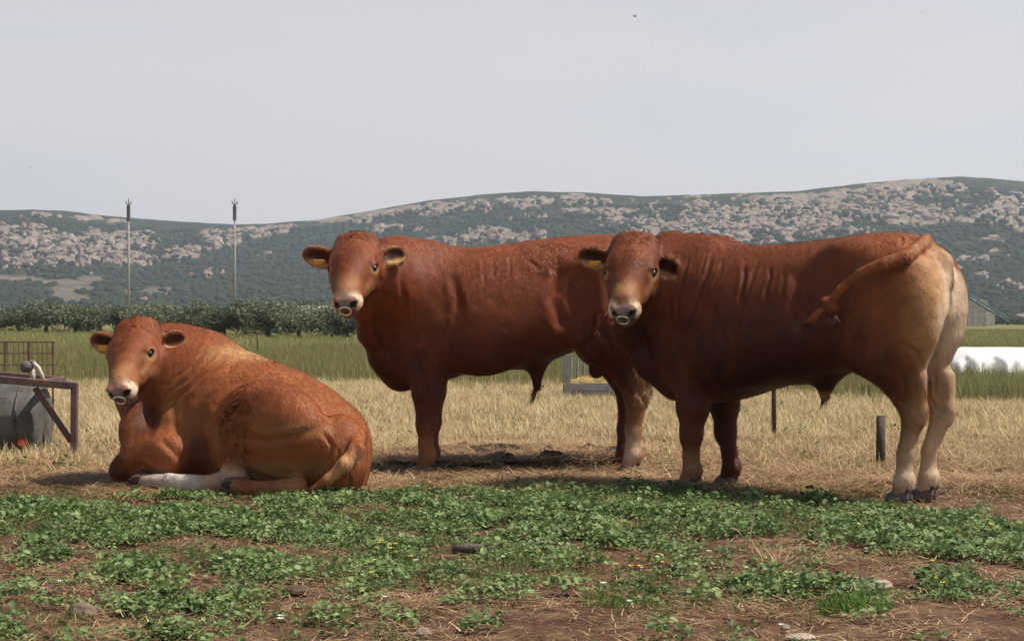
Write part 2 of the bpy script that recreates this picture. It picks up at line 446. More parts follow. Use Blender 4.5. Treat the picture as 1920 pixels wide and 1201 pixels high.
def add_head(F, o, R, sc, ears):
    H = Sub(F, o, R, sc)
    H.ell((-.07, 0, .0), (.155, .138, .120), k=.05)
    H.ell((-.055, 0, .045), (.165, .130, .074), k=.05)
    H.ell((-.205, 0, .028), (.060, .116, .080), k=.05)                 # poll
    H.ell((-.140, 0, .030), (.10, .132, .080), k=.04)
    for s in (-1, 1): H.ell((-.185, s * .078, .048), (.060, .052, .050), k=.035)
    for s in (-1, 1):
        H.ell((.005, s * .118, .018), (.050, .030, .040), k=.04)       # eye socket ridge
        H.ell((-.035, s * .108, -.075), (.12, .036, .085), k=.05)      # cheek
        H.ell((.07, s * .075, -.05), (.12, .040, .06), k=.06)
        H.ell((-.130, s * .112, -.040), (.05, .05, .06), k=.05)        # ear base
    H.cone((.00, 0, .00), (.240, 0, -.006), .116, .078, k=.06, flat=(0, 0, 1), fs=.90)
    H.cone((.02, 0, .045), (.24, 0, .036), .060, .046, k=.05)
    H.ell((.262, 0, -.014), (.058, .084, .060), k=.04)                  # muzzle
    H.ell((.306, 0, .000), (.034, .072, .048), k=.022)                  # nose pad
    for s in (-1, 1):
        H.ell((.270, s * .056, -.036), (.048, .032, .044), k=.025)      # lips
        H.ell((.312, s * .048, .030), (.024, .026, .020), k=.018)       # nostril rim
    H.cone((-.03, 0, -.115), (.23, 0, -.085), .078, .052, k=.05)        # lower jaw
    H.ell((.262, 0, -.104), (.050, .058, .036), k=.020)                 # chin
    H.ell((-.12, 0, -.11), (.12, .09, .10), k=.07)
    for s in (-1, 1):
        H.cone((.330, 0, -.062), (.285, s * .072, -.070), .010, .009, k=.010, sub=True)          # mouth line
        H.cone((.285, s * .082, -.070), (.215, s * .094, -.060), .009, .005, k=.010, sub=True)
        H.ell((.334, s * .054, .008), (.036, .022, .023), R=rot_xyz(0, 0, s * -22), k=.006, sub=True)   # nostril
        H.ell((.326, s * .066, .004), (.032, .010, .009), R=rot_xyz(0, 0, s * -22), k=.006, sub=True)
        H.ell((.024, s * .142, .031), (.026, .018, .016), k=.008, sub=True)   # eye opening
        H.cone((-.050, s * .124, .066), (.022, s * .128, .063), .017, .014, k=.016)      # brow
        H.cone((.055, s * .062, .060), (.21, s * .046, .044), .020, .016, k=.022)        # edge of the nose bridge
        H.cone((.045, s * .122, -.020), (.155, s * .096, -.016), .013, .010, k=.025)     # cheek crest
        H.cone((-.10, s * .126, -.125), (-.02, s * .128, -.040), .032, .024, k=.04)      # jaw muscle
    tips = {}
    for s, (dx, dz, L, tw) in zip((-1, 1), ears):
        b = np.array((-.130, s * .120, -.045)); d = np.array((dx, s * 1.0, dz)); d /= np.linalg.norm(d)
        face = np.array((.80, 0, .60)); face -= d * face.dot(d); face /= np.linalg.norm(face)
        face = (1 - tw) * face + tw * np.cross(d, face) * s * -1; face /= np.linalg.norm(face)
        w = -np.cross(face, d) * s         # towards the ear's lower edge
        RE = np.stack([d, w, np.cross(d, w)], 1)
        m_ = b + d * L * .58
        H.ell(m_, (L * .52, .070, .038), R=RE, k=.02)
        H.cone(b - d * .01, b + d * L * .35, .040, .038, k=.03)
        H.ell(m_ + face * .034 + d * .004, (L * .42, .054, .040), R=RE, k=.012, sub=True)
        tips[s] = (m_, d, w, face)
    return H, tips

def fold(F, pts, r=.012, k=.035):
    F.chain(pts, [r] * len(pts), k=k, sub=True)

def mk_hoof_mesh(mat):
    f = Field((-.10, -.075, -.01), (.10, .075, .11), .006)
    for s in (-1, 1):
        f.ell((.018, s * .028, .012), (.062, .030, .055), k=.004)
        f.ell((-.02, s * .026, .030), (.045, .028, .045), k=.01)
        f.ell((-.062, s * .026, .078), (.016, .014, .018), k=.006)        # dew claw
    f.ell((0.03, 0, .01), (.08, .004, .08), k=.006, sub=True)
    Z = f.ax[2][None, None, :]
    f.F = np.maximum(f.F, (-Z).astype(np.float32))
    V, Q = f.polygonise(1)
    me = np_mesh('hoof', V, Q); me.materials.append(mat); return me

# coat colours (albedo); DARK also paints shade on undersides and chests
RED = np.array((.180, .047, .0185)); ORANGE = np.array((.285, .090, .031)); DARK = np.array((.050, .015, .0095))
TAN = np.array((.47, .265, .115)); CREAM = np.array((.68, .52, .36)); PINK = np.array((.46, .31, .27)); WHITE = np.array((.66, .60, .52))
DUN = np.array((.12, .085, .07)); BLACK = np.array((.012, .009, .009))

class Paint:
    def __init__(s, V, base, Hd):
        s.V = V; s.C = np.tile(base, (len(V), 1)); s.H = Hd.inv(V)
        s.nz = fbm(V[:, 0] * 14, V[:, 1] * 14, V[:, 2] * 14, 4, 3)
        s.n2 = fbm(V[:, 0] * 45, V[:, 1] * 45, V[:, 2] * 45, 3, 9)
    def m(s, c, r, soft=.35, head=False, R=None, nz=.35, amt=1.0):
        P = s.H if head else s.V
        q = P - np.array(c, float)
        if R is not None: q = q @ np.array(R)
        d = np.sqrt(((q / np.array(r, float)) ** 2).sum(1)) + s.nz * nz + s.n2 * nz * .3
        return amt * (1 - sstep(1 - soft, 1 + soft, d))
    def spot(s, col, px, py, rx, ry, soft=.4, nz=.4, amt=1.0):
        d = np.hypot((s.px - px) / rx, (s.py - py) / ry) + s.nz * nz + s.n2 * nz * .3
        s.mix(amt * (1 - sstep(1 - soft, 1 + soft, d)) * s.fac, col)
    def mix(s, mask, col): s.C = s.C * (1 - mask[:, None]) + np.array(col) * mask[:, None]
    def blob(s, col, c, r, **kw): s.mix(s.m(c, r, **kw), col)

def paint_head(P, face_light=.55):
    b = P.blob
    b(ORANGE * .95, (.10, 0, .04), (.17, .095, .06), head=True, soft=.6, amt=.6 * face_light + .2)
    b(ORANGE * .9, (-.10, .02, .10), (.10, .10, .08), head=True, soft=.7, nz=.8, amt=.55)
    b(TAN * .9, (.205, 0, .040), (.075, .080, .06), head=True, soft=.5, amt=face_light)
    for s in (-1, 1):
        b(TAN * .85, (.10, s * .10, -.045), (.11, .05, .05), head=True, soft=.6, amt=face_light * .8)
        b(TAN * 1.25, (.032, s * .142, .026), (.046, .042, .034), head=True, soft=.5, nz=.6, amt=.60)
        b(BLACK * 1.5, (.024, s * .138, .033), (.034, .036, .025), head=True, soft=.25, nz=.05, amt=.95)
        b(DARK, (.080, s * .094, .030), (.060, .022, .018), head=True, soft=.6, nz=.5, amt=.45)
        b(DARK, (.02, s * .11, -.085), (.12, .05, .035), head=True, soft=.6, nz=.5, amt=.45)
        b(RED * 1.25, (-.06, s * .075, .10), (.05, .04, .05), head=True, soft=.7, nz=.6, amt=.5)
    b(RED * .55, (-.02, 0, .115), (.10, .030, .05), head=True, soft=.6, nz=.6, amt=.5)
    b(CREAM * .95, (.274, 0, -.012), (.034, .14, .075), head=True, soft=.35, nz=.35, amt=.92)
    for s in (-1, 1): b(CREAM * 1.1, (.285, s * .078, -.015), (.042, .040, .055), head=True, soft=.3, nz=.2, amt=.9)
    b(PINK * .62, (.330, 0, .010), (.036, .078, .052), head=True, soft=.22, nz=.15)
    b(DUN * .9, (.344, 0, -.026), (.036, .042, .034), head=True, soft=.35, nz=.2, amt=.85)
    b(PINK * .40, (.265, 0, -.104), (.080, .10, .034), head=True, soft=.35, amt=.9)
    for s in (-1, 1):
        b(BLACK, (.332, s * .056, .006), (.036, .026, .024), head=True, soft=.2, nz=.05)
        b(BLACK, (.300, s * .072, -.068), (.06, .04, .010), head=True, soft=.4, nz=.05, amt=.9)

def paint_ears(P, tips, inner):
    for s, (m_, d, w, face) in tips.items():
        RE = np.stack([d, w, np.cross(d, w)], 1)
        P.blob(DARK * .7, m_ + face * .012, (.080, .044, .034), head=True, R=RE, soft=.3, nz=.15, amt=.85)
        P.blob(inner * 1.05, m_ + face * .018 + w * .042, (.090, .026, .030), head=True, R=RE, soft=.5, nz=.35, amt=.9)
        P.blob(inner * .8, m_ + face * .022 - w * .054 + d * .02, (.060, .010, .020), head=True, R=RE, soft=.5, nz=.2, amt=.5)

def fur_mat():
    m, n, l, bs = new_mat('cattle_coat')
    a = n.new('ShaderNodeAttribute'); a.attribute_name = 'coat'
    cu = n.new('ShaderNodeAttribute'); cu.attribute_name = 'curl'
    t = n.new('ShaderNodeTexCoord')
    mp_ = n.new('ShaderNodeMapping'); mp_.inputs['Scale'].default_value = (0.5, 1, 1.6); mp_.inputs['Rotation'].default_value = (0, R_(25), 0)
    l.new(t.outputs['Object'], mp_.inputs[0])
    f1 = noise(n, l, 170, 3, .7, mp_.outputs[0], .6)
    f2 = noise(n, l, 7, 5, .6, t.outputs['Object'], .4)
    f3 = noise(n, l, 34, 4, .6, t.outputs['Object'], 1.6)
    # colour: patchy tone and hair-to-hair variation
    r1 = ramp(n, [(.25, (.74, .72, .71)), (.75, (1.24, 1.27, 1.30))]); l.new(f1.outputs['Fac'], r1.inputs[0])
    r2 = ramp(n, [(.30, (.76, .72, .70)), (.70, (1.22, 1.26, 1.28))]); l.new(f2.outputs['Fac'], r2.inputs[0])
    m1 = n.new('ShaderNodeMixRGB'); m1.blend_type = 'MULTIPLY'; m1.inputs[0].default_value = 1
    l.new(a.outputs['Color'], m1.inputs[1]); l.new(r1.outputs[0], m1.inputs[2])
    m2 = n.new('ShaderNodeMixRGB'); m2.blend_type = 'MULTIPLY'; m2.inputs[0].default_value = 1
    l.new(m1.outputs[0], m2.inputs[1]); l.new(r2.outputs[0], m2.inputs[2])
    l.new(m2.outputs[0], bs.inputs['Base Color'])
    # relief: fine hair, curls where the coat is curly
    ad = n.new('ShaderNodeMath'); ad.operation = 'MULTIPLY_ADD'; l.new(f3.outputs['Fac'], ad.inputs[0])
    cm = n.new('ShaderNodeMath'); cm.operation = 'MULTIPLY_ADD'; l.new(cu.outputs['Fac'], cm.inputs[0]); cm.inputs[1].default_value = 3.6; cm.inputs[2].default_value = .20
    l.new(cm.outputs[0], ad.inputs[1]); sc_ = n.new('ShaderNodeMath'); sc_.operation = 'MULTIPLY'; sc_.inputs[1].default_value = .38
    l.new(f1.outputs['Fac'], sc_.inputs[0]); l.new(sc_.outputs[0], ad.inputs[2])
    bp = n.new('ShaderNodeBump'); bp.inputs['Strength'].default_value = .65; bp.inputs['Distance'].default_value = .010
    l.new(ad.outputs[0], bp.inputs['Height']); l.new(bp.outputs[0], bs.inputs['Normal'])
    bs.inputs['Roughness'].default_value = .55; bs.inputs['Specular IOR Level'].default_value = .20
    return m

M_FUR = fur_mat()
M_HOOF = simple_mat('hoof_horn', (.035, .027, .024), (.11, .085, .07), 30, .5, .4, 60)
M_EYE, _n, _l, _b = new_mat('eye_wet'); _b.inputs['Base Color'].default_value = (.012, .007, .005, 1); _b.inputs['Roughness'].default_value = .22; _b.inputs['Specular IOR Level'].default_value = .35
M_RING = simple_mat('polished_ring', (.62, .60, .56), (.78, .76, .72), 20, .25, .1, 60, metal=.85)
M_TAG = simple_mat('tag_plastic', (.72, .33, .05), (.85, .45, .08), 30, .5, .2, 60)
M_TUFT = simple_mat('tail_hair', (.05, .018, .012), (.16, .055, .025), 60, .6, .5, 90)
HOOF_ME = mk_hoof_mesh(M_HOOF)

def M_HAIR_():
    m, n, l, bs = new_mat('coat_hair')
    a = n.new('ShaderNodeAttribute'); a.attribute_name = 'coat'
    l.new(a.outputs['Color'], bs.inputs['Base Color'])
    bs.inputs['Roughness'].default_value = .5; bs.inputs['Specular IOR Level'].default_value = .2
    return m
M_HAIR = M_HAIR_()
def coat_hair(root, V, Q, N, C, curl, Hd, n):
    """short hairs lying over the hide"""
    a = V[Q]; ar = np.linalg.norm(np.cross(a[:, 2] - a[:, 0], a[:, 3] - a[:, 1]), axis=1)
    hq = np.linalg.norm(Hd.inv(V[Q[:, 0]]) - np.array((.10, 0, 0)), axis=1)
    wgt = ar * np.where(hq < .30, 1.4, 1.0)
    f = RNG.choice(len(Q), n, p=wgt / wgt.sum())
    u, v = RNG.random((2, n))[:, :, None]
    P = (a[f, 0] * (1 - u) + a[f, 1] * u) * (1 - v) + (a[f, 3] * (1 - u) + a[f, 2] * u) * v
    vi = Q[f, 0]; nn = N[vi]; c = C[vi]; cu = curl[vi]; hd = hq[f]
    keep = ~((np.linalg.norm((Hd.inv(P) - np.array((.34, 0, 0))) / np.array((.07, .11, .12)), axis=1)) < 1)
    for s in (-1, 1): keep &= np.linalg.norm(Hd.inv(P) - np.array((.02, s * .135, .02)), axis=1) > .04
    P, nn, c, cu, hd = P[keep], nn[keep], c[keep], cu[keep], hd[keep]; n = len(P)
    fl = np.stack([np.full(n, -.65), np.zeros(n), np.full(n, -.75)], 1)
    fl += .45 * np.stack([fbm(P[:, 0] * 4, P[:, 1] * 4, P[:, 2] * 4, 2, q) for q in (31, 32, 33)], 1)
    sw = np.stack([vnoise(P[:, 0] * 30, P[:, 1] * 30, P[:, 2] * 30, q) for q in (41, 42, 43)], 1)
    fl += sw * (cu * 4.0)[:, None] + RNG.normal(0, .22, (n, 3))
    hm = hd < .26
    fl[hm] = (Hd.R @ np.array((-.8, 0, -.2)))[None, :] * -.2 + (Hd.R @ np.array((.9, 0, .0)))[None, :] + RNG.normal(0, .3, (hm.sum(), 3)) + fl[hm] * .2
    t = fl - nn * (fl * nn).sum(1)[:, None]; t /= np.linalg.norm(t, axis=1, keepdims=True) + 1e-6
    lift = (.10 + .40 * cu + RNG.random(n) * .11)[:, None]
    t2 = t * np.sqrt(1 - np.minimum(lift, .95) ** 2) + nn * lift
    L = ((.017 + .013 * RNG.random(n)) * (1 + .7 * cu) * np.where(hm, .6, 1))[:, None]
    sd = np.cross(t, nn); w = (.0016 + .0010 * RNG.random(n))[:, None]
    T = np.concatenate([P - sd * w - nn * .001, P + sd * w - nn * .001, P + t2 * L], 0)
    F_ = np.stack([np.arange(n), np.arange(n) + n, np.arange(n) + 2 * n], 1)
    me = np_mesh('coat_hair', T, F_, False)
    g = (.80 + .40 * RNG.random(n))[:, None]
    cc = np.clip(np.concatenate([c * g, c * g, c * g * 1.15], 0), .004, .8); set_col(me, 'coat', cc)
    tag(link('coat_hair', me, M_HAIR, root), kind='stuff')

def finish_bull(F, root, Hd, tips, base, painter, curls, tag_scale=1.0, lumps=.006, folds=(), nhair=90000):
    V, Q = F.polygonise(2)
    N = vnormals(V, Q)
    hd = np.linalg.norm(Hd.inv(V) - np.array((.05, 0, -.02)), axis=1)
    bodymask = sstep(.22, .45, hd) * sstep(.25, .6, V[:, 2])
    low = fbm(V[:, 0] * 5.5, V[:, 1] * 5.5, V[:, 2] * 5.5, 3, 21)
    V = V + N * (low * lumps * 1.7 * bodymask)[:, None]
    # skin folds and muscle edges, traced as lines over the side that shows them
    Rr = np.array(root.matrix_basis.to_3x3() if False else Matrix.Rotation(root.rotation_euler[2], 3, 'Z'))
    Wd = V @ Rr.T + np.array(root.location); Nw = N @ Rr.T
    px = CX + Wd[:, 0] / Wd[:, 1] * FPX; py = HY - (Wd[:, 2] - CAMH) / Wd[:, 1] * FPX; mpp = Wd[:, 1] / FPX
    vd = Wd - np.array((0, 0, CAMH)); vd /= np.linalg.norm(vd, axis=1, keepdims=True)
    fac = sstep(.10, .45, -(Nw * vd).sum(1))
    wob = fbm(V[:, 0] * 9, V[:, 1] * 9, V[:, 2] * 9, 2, 55) * 6
    disp = np.zeros(len(V))
    for pts, wd, dp in folds:
        best = np.full(len(V), 1e9); tt = np.zeros(len(V)); L_ = 0; tot = sum(math.dist(p, q) for p, q in zip(pts, pts[1:]))
        for p, q in zip(pts, pts[1:]):
            ab = np.array(q, float) - p; l2 = (ab ** 2).sum()
            t = np.clip(((px + wob - p[0]) * ab[0] + (py - p[1]) * ab[1]) / l2, 0, 1)
            d = np.hypot(px + wob - p[0] - t * ab[0], py - p[1] - t * ab[1]) * mpp
            m = d < best; best = np.where(m, d, best); tt = np.where(m, (L_ + t * math.sqrt(l2)) / tot, tt); L_ += math.sqrt(l2)
        end = sstep(0, .18, tt) * sstep(1, .82, tt) if len(pts) > 1 else 1
        end = np.maximum(end, .15)
        disp += .66 * dp * (-np.exp(-(best / wd) ** 2) + .45 * np.exp(-((best - 2.0 * wd) / wd) ** 2)) * end
    V = V + N * (disp * fac * sstep(.16, .28, hd))[:, None]
    curl = np.zeros(len(V))
    for (c, r, amt) in curls:
        d = np.sqrt((((V - np.array(c)) / np.array(r)) ** 2).sum(1)); curl = np.maximum(curl, amt * (1 - sstep(.6, 1.15, d)))
    dpoll = np.sqrt((((Hd.inv(V) - np.array((-.17, 0, .07))) / np.array((.10, .11, .08))) ** 2).sum(1))
    curl = np.maximum(curl, .65 * (1 - sstep(.5, 1.2, dpoll)))
    dfh = np.sqrt((((Hd.inv(V) - np.array((-.07, 0, .10))) / np.array((.15, .12, .07))) ** 2).sum(1))
    curl = np.maximum(curl, .30 * (1 - sstep(.5, 1.1, dfh)))
    V = V + N * ((1 - bodymask) * (hd < .5) * (V[:, 2] > .3) * .0022 * fbm(V[:, 0] * 26, V[:, 1] * 26, V[:, 2] * 26, 3, 77))[:, None]
    w = vnoise(V[:, 0] * 38 + 3 * low, V[:, 1] * 38, V[:, 2] * 30, 5)
    w2 = vnoise(V[:, 0] * 75, V[:, 1] * 75, V[:, 2] * 65, 8)
    V = V + N * (curl * (w * .0045 + w2 * .0025))[:, None]
    V[:, 2] = np.maximum(V[:, 2], 0.0)
    me = np_mesh('body', V, Q)
    P = Paint(V, base, Hd)
    P.px, P.py, P.fac, P.mpp = px, py, fac, mpp
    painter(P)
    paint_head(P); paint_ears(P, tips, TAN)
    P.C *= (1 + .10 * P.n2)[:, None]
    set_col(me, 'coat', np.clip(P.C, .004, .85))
    a = me.attributes.new('curl', 'FLOAT', 'POINT'); a.data.foreach_set('value', curl.astype(np.float32))
    link('body', me, M_FUR, root)
    coat_hair(root, V, Q, vnormals(V, Q), P.C, curl, Hd, nhair)
    # eyes
    for s in (-1, 1):
        mb = MB(); mb.lump((0, 0, 0), (.023 * Hd.sc, .018 * Hd.sc, .017 * Hd.sc), 14, 10, 0, 0.0)
        e_ = mb.build('eye', M_EYE, root, True)
        e_.location = Hd.p((.026, s * .1340, .032))
        e_.rotation_euler = Matrix(Hd.R.tolist()).to_euler()
    # nose ring
    pts = []
    for i in range(25):
        t = 2 * math.pi * i / 24
        pts.append(Hd.p((.342 + .006 * math.cos(t), .034 * math.sin(t), -.016 - .036 * (1 - math.cos(t)) + .022)))
    MB().tube(pts, .0062 * Hd.sc, 8, False).build('nose_ring', M_RING, root, True)
    # ear tag on the bull's right ear
    m_, d, w, face = tips[-1]
    c = m_ + face * .022 + w * .030 - d * .004
    RE = Matrix(np.stack([Hd.R @ d, Hd.R @ w, Hd.R @ face], 1).tolist()) @ Matrix.Rotation(R_(14), 3, 'Z') @ Matrix.Rotation(R_(-18), 3, 'X')
    tg = MB(); tg.box((0, 0, 0), (.056 * tag_scale, .030 * tag_scale, .004), RE, .0015)
    tg.box(RE @ Vector((-.034, -.006, .0)), (.020, .016, .0035), RE, .001)
    tg.box(RE @ Vector((-.006, .0, .003)), (.012, .012, .005), RE, .001)
    t = tg.build('ear_tag', M_TAG, root); t.location = Hd.p(c)
    return V

def hair_tuft(name, root, P0, dirs, n, L, spread, r=.0016, seed=1, droop=.4, mat=None):
    rnd = random.Random(seed); mb = MB()
    for i in range(n):
        d = Vector(dirs).normalized()
        st = Vector(P0) + Vector([rnd.gauss(0, spread * .35) for _ in range(3)])
        dd = (d + Vector([rnd.gauss(0, spread * 9) for _ in range(3)])).normalized()
        l = L * rnd.uniform(.5, 1.05); pts = [st]
        for k in range(1, 4):
            dd = (dd + Vector((rnd.uniform(-.18, .18), rnd.uniform(-.18, .18), -droop * .25 + rnd.uniform(-.12, .12)))).normalized()
            pts.append(pts[-1] + dd * l / 3)
        mb.tube(pts, [r, r * .9, r * .7, r * .25], 3, False)
    return mb.build(name, mat or M_TUFT, root)

def standing(root_loc, rz, body_tab, legs, head, extra, painter, curls, base, label, lo, hi, folds=(), h=.0085):
    root = empty('bull', root_loc, rz)
    tag(root, label, 'bull', 'bulls in the field')
    Rb = np.array(Matrix.Rotation(rz, 3, 'Z'))
    F = Field(lo, hi, h)
    F.loft(body_tab, k=.06)
    # --- trunk masses
    for s in (-1, 1):
        F.ell((.60, s * .19, 1.06), (.19, .13, .36), R=rot_xyz(s * 6, 8, 0), k=.07)       # shoulder
        F.ell((.30, s * .20, .98), (.30, .16, .33), k=.08)                                # ribs
        F.ell((.68, s * .16, .76), (.15, .12, .20), k=.07)                                # upper arm
        F.ell((-.60, s * .155, 1.08), (.27, .185, .36), R=rot_xyz(0, -10, 0), k=.05)      # buttock
        F.ell((-.47, s * .20, .98), (.20, .15, .26), k=.07)                               # thigh
        F.ell((-.40, s * .21, 1.36), (.15, .07, .08), k=.09)                              # hip bone
        F.ell((.66, s * .10, 1.40), (.16, .08, .12), k=.09)
    F.ell((.86, 0, .80), (.17, .17, .24), k=.08)                                          # brisket
    extra(F)
    # --- legs: lists of (point, radius)
    hooves = []
    for kind, pts, rs in legs:
        F.chain(pts[:-1], rs[:-1], k=.035, flat=(0, 1, 0), fs=.86)
        a, b = np.array(pts[-2]), np.array(pts[-1])
        F.cone(a, b + np.array((0, 0, .045)), rs[-2], rs[-1], k=.03)
        hooves.append(pts[-1])
        if kind == 'fore':
            F.ell(np.array(pts[2]) + (.022, 0, 0), (.045, .055, .075), k=.03)             # knee
            F.ell(np.array(pts[4]) - (.018, 0, -.01), (.045, .05, .045), k=.03)           # fetlock
        else:
            F.ell(np.array(pts[2]) + (-.045, 0, .03), (.038, .038, .07), k=.035)          # point of the hock
            F.cone(np.array(pts[2]) + (-.055, 0, .05), np.array(pts[1]) + (-.09, 0, .05), .026, .05, k=.04)
            F.ell(np.array(pts[4]) - (.018, 0, -.01), (.045, .05, .045), k=.03)
    # --- neck and head
    Rw = head_frame(*head['ang']); Rl = Rb.T @ Rw
    ho = Rb.T @ (np.array(head['at']) - np.array(root_loc))
    sc = head['sc']
    hb = ho + Rl @ np.array((-.10, 0, -.06)) * sc
    for (p, r, fs) in head['neck']:
        pass
    npts = [np.array(p) for p, r, fs in head['neck']] + [hb]
    nrs = [r for p, r, fs in head['neck']] + [.165]
    for i in range(len(npts) - 1):
        F.cone(npts[i], npts[i + 1], nrs[i], nrs[i + 1], k=.09, flat=(0, 1, 0), fs=head.get('fs', .78))
    thr = ho + Rl @ np.array((.02, 0, -.16)) * sc
    dl = head['dewlap']
    F.chain([thr] + dl, [.055] + [.06] * len(dl), k=.09)
    Hd, tips = add_head(F, ho, Rl, sc, head['ears'])
    finish_bull(F, root, Hd, tips, base, painter, curls, folds=folds)
    for p in hooves:
        o = link('hoof', HOOF_ME, None, root); o.location = p
        o.scale = (1.0, 1.0, 1.0)
    return root, F, Hd
# ------------------------------------------------------------------ ground sheet
def ground_z(X, Y):
    near = sstep(60, 20, Y)
    z = -.012 + near * (.020 * fbm(X * 1.1, Y * 1.1, 0, 3, 61) + .010 * fbm(X * 6, Y * 6, 0, 3, 67) * sstep(30, 12, Y))
    z = z - .05 * sstep(60, 200, Y)
    return z
# border between trampled soil, straw and meadow, by distance
def PX(X, Y): return CX + X / Y * FPX
def PY(Y): return HY + FPX * CAMH / Y
clover_top = lambda px: np.interp(px, [0, 200, 300, 440, 500, 700, 900, 1250, 1400, 1600, 1700, 1920], [952, 932, 922, 938, 924, 916, 912, 913, 924, 944, 958, 984])
clover_bot = lambda px: np.interp(px, [0, 300, 600, 760, 1000, 1300, 1400, 1550, 1700, 1920], [1012, 1008, 1006, 1022, 1020, 1028, 1000, 1008, 1036, 1056])
PATCH = [(40, 1036, 90, 14, .7), (250, 1066, 85, 24, .95), (480, 1060, 85, 24, .85), (75, 1122, 60, 28, .95), (330, 1126, 195, 24, 1), (585, 1160, 60, 11, .8), (345, 1182, 60, 20, .8), (5, 1180, 30, 25, .9),
         (800, 1065, 200, 34, .55), (690, 1098, 70, 22, .6), (890, 1130, 75, 70, .45), (1000, 1092, 55, 14, .9), (1340, 1042, 60, 14, .8), (1450, 1100, 110, 16, .9), (1620, 1102, 90, 12, .9), (1790, 1106, 70, 24, .9),
         (1900, 1162, 30, 20, .9), (1220, 1108, 50, 12, .7), (1425, 1185, 40, 16, .5), (1060, 1050, 120, 20, .5), (1250, 1070, 90, 30, .45), (1830, 958, 40, 8, .6), (1090, 1175, 40, 14, .3), (1540, 1060, 60, 8, .4), (100, 812, 60, 30, .8), (1950, 1040, 80, 20, .8)]
def clover_mask(X, Y):
    px, py = PX(X, Y), PY(Y)
    n = fbm(X * 2.2, Y * 1.6, 0, 4, 71); n2 = fbm(X * 7, Y * 5, 0, 2, 75)
    w = 14 * n + 8 * n2
    t, b = clover_top(px), clover_bot(px)
    m = sstep(-7, 5, py - t + w) * sstep(-10, 6, b - py + w)
    m = m * (1 - .75 * np.exp(-((px - 1430) / 60) ** 2 - ((py - 962) / 12) ** 2)) * (.75 + .25 * sstep(-.5, .1, n2))
    for (cx, cy, rx, ry, a) in PATCH:
        d = np.hypot((px - cx) / rx, (py - cy) / ry) + n * .55 + n2 * .3
        m = np.maximum(m, a * (1 - sstep(.75, 1.2, d)))
    return m
def dry_edge(X, Y):          # distance at which the standing straw gives way to green meadow
    px = PX(X, Y); return np.interp(px, [0, 600, 1250, 1500, 1800], [28.5, 30, 28, 24.5, 23.0]) + 1.5 * fbm(X * .5, Y * .2, 0, 3, 81)

ys = np.concatenate([np.arange(3.5, 9, .035), np.arange(9, 16, .05), np.arange(16, 34, .16), 34 * 1.035 ** np.arange(0, 175)])
ys = np.concatenate([[-60, -20, 0, 2], ys]); ys = ys[ys < 5200]
xs = np.concatenate([np.arange(0, 4.2, .05), 4.2 * 1.06 ** np.arange(0, 126)]); xs = xs[xs < 5500]; xs = np.concatenate([-xs[:0:-1], xs])
GX, GY = np.meshgrid(xs, ys, indexing='ij')
GZ = ground_z(GX, GY)
# dusty pan of soil with hoof pocks near the camera
cl = clover_mask(GX, np.maximum(GY, 3.6))
pock = np.clip(vnoise(GX * 9, GY * 9, 0, 91) - .25, 0, 1)
GZ = GZ - .028 * pock * sstep(13, 10, GY) * (1 - cl)
nx_, ny_ = GX.shape
gi_ = np.arange(nx_ * ny_).reshape(nx_, ny_)
GQ = np.stack([gi_[:-1, :-1].ravel(), gi_[1:, :-1].ravel(), gi_[1:, 1:].ravel(), gi_[:-1, 1:].ravel()], 1)
gme = np_mesh('ground', np.stack([GX.ravel(), GY.ravel(), GZ.ravel()], 1), GQ)
Yc = np.maximum(GY, 3.6); px_, py_ = PX(GX, Yc), PY(Yc)
soil = sstep(11.4, 10.3, GY + .5 * fbm(GX * 1.5, GY * 1.5, 0, 3, 85))
de = dry_edge(GX, Yc)
green = sstep(-1.2, 1.2, GY - de)
straw = np.clip(1 - soil - green, 0, 1)
dirt2 = np.clip(1 - np.hypot((px_ - 90) / 160, (py_ - 922) / 22), 0, 1) * 1.4
mask = np.stack([np.clip(soil + dirt2, 0, 1), straw, green], -1).reshape(-1, 3)
set_col(gme, 'zone', mask)
m, n, l, bs = new_mat('field_ground')
za = n.new('ShaderNodeAttribute'); za.attribute_name = 'zone'
sep = n.new('ShaderNodeSeparateColor'); l.new(za.outputs['Color'], sep.inputs[0])
geo = n.new('ShaderNodeNewGeometry'); P_ = geo.outputs['Position']
t1 = noise(n, l, 5, 8, .68, P_, .3); t2 = noise(n, l, 38, 5, .7, P_); t3 = noise(n, l, .35, 5, .6, P_)
rs = ramp(n, [(.28, (.046, .027, .019)), (.46, (.118, .062, .040)), (.60, (.180, .100, .064)), (.78, (.27, .175, .115))]); l.new(t1.outputs['Fac'], rs.inputs[0])
rst = ramp(n, [(.3, (.13, .085, .045)), (.5, (.22, .15, .08)), (.75, (.33, .25, .13))]); l.new(t2.outputs['Fac'], rst.inputs[0])
mp2 = n.new('ShaderNodeMapping'); mp2.inputs['Scale'].default_value = (.12, .5, 1); l.new(P_, mp2.inputs[0])
t4 = noise(n, l, .5, 6, .6, mp2.outputs[0], .4)
rg = ramp(n, [(.32, (.105, .105, .036)), (.48, (.155, .15, .055)), (.60, (.20, .18, .075)), (.72, (.24, .20, .10))]); l.new(t4.outputs['Fac'], rg.inputs[0])
fine = noise(n, l, 9, 4, .7, P_); fr = ramp(n, [(.3, (.7, .7, .7)), (.7, (1.25, 1.25, 1.2))]); l.new(fine.outputs['Fac'], fr.inputs[0])
gm = n.new('ShaderNodeMixRGB'); gm.blend_type = 'MULTIPLY'; gm.inputs[0].default_value = 1; l.new(rg.outputs[0], gm.inputs[1]); l.new(fr.outputs[0], gm.inputs[2])
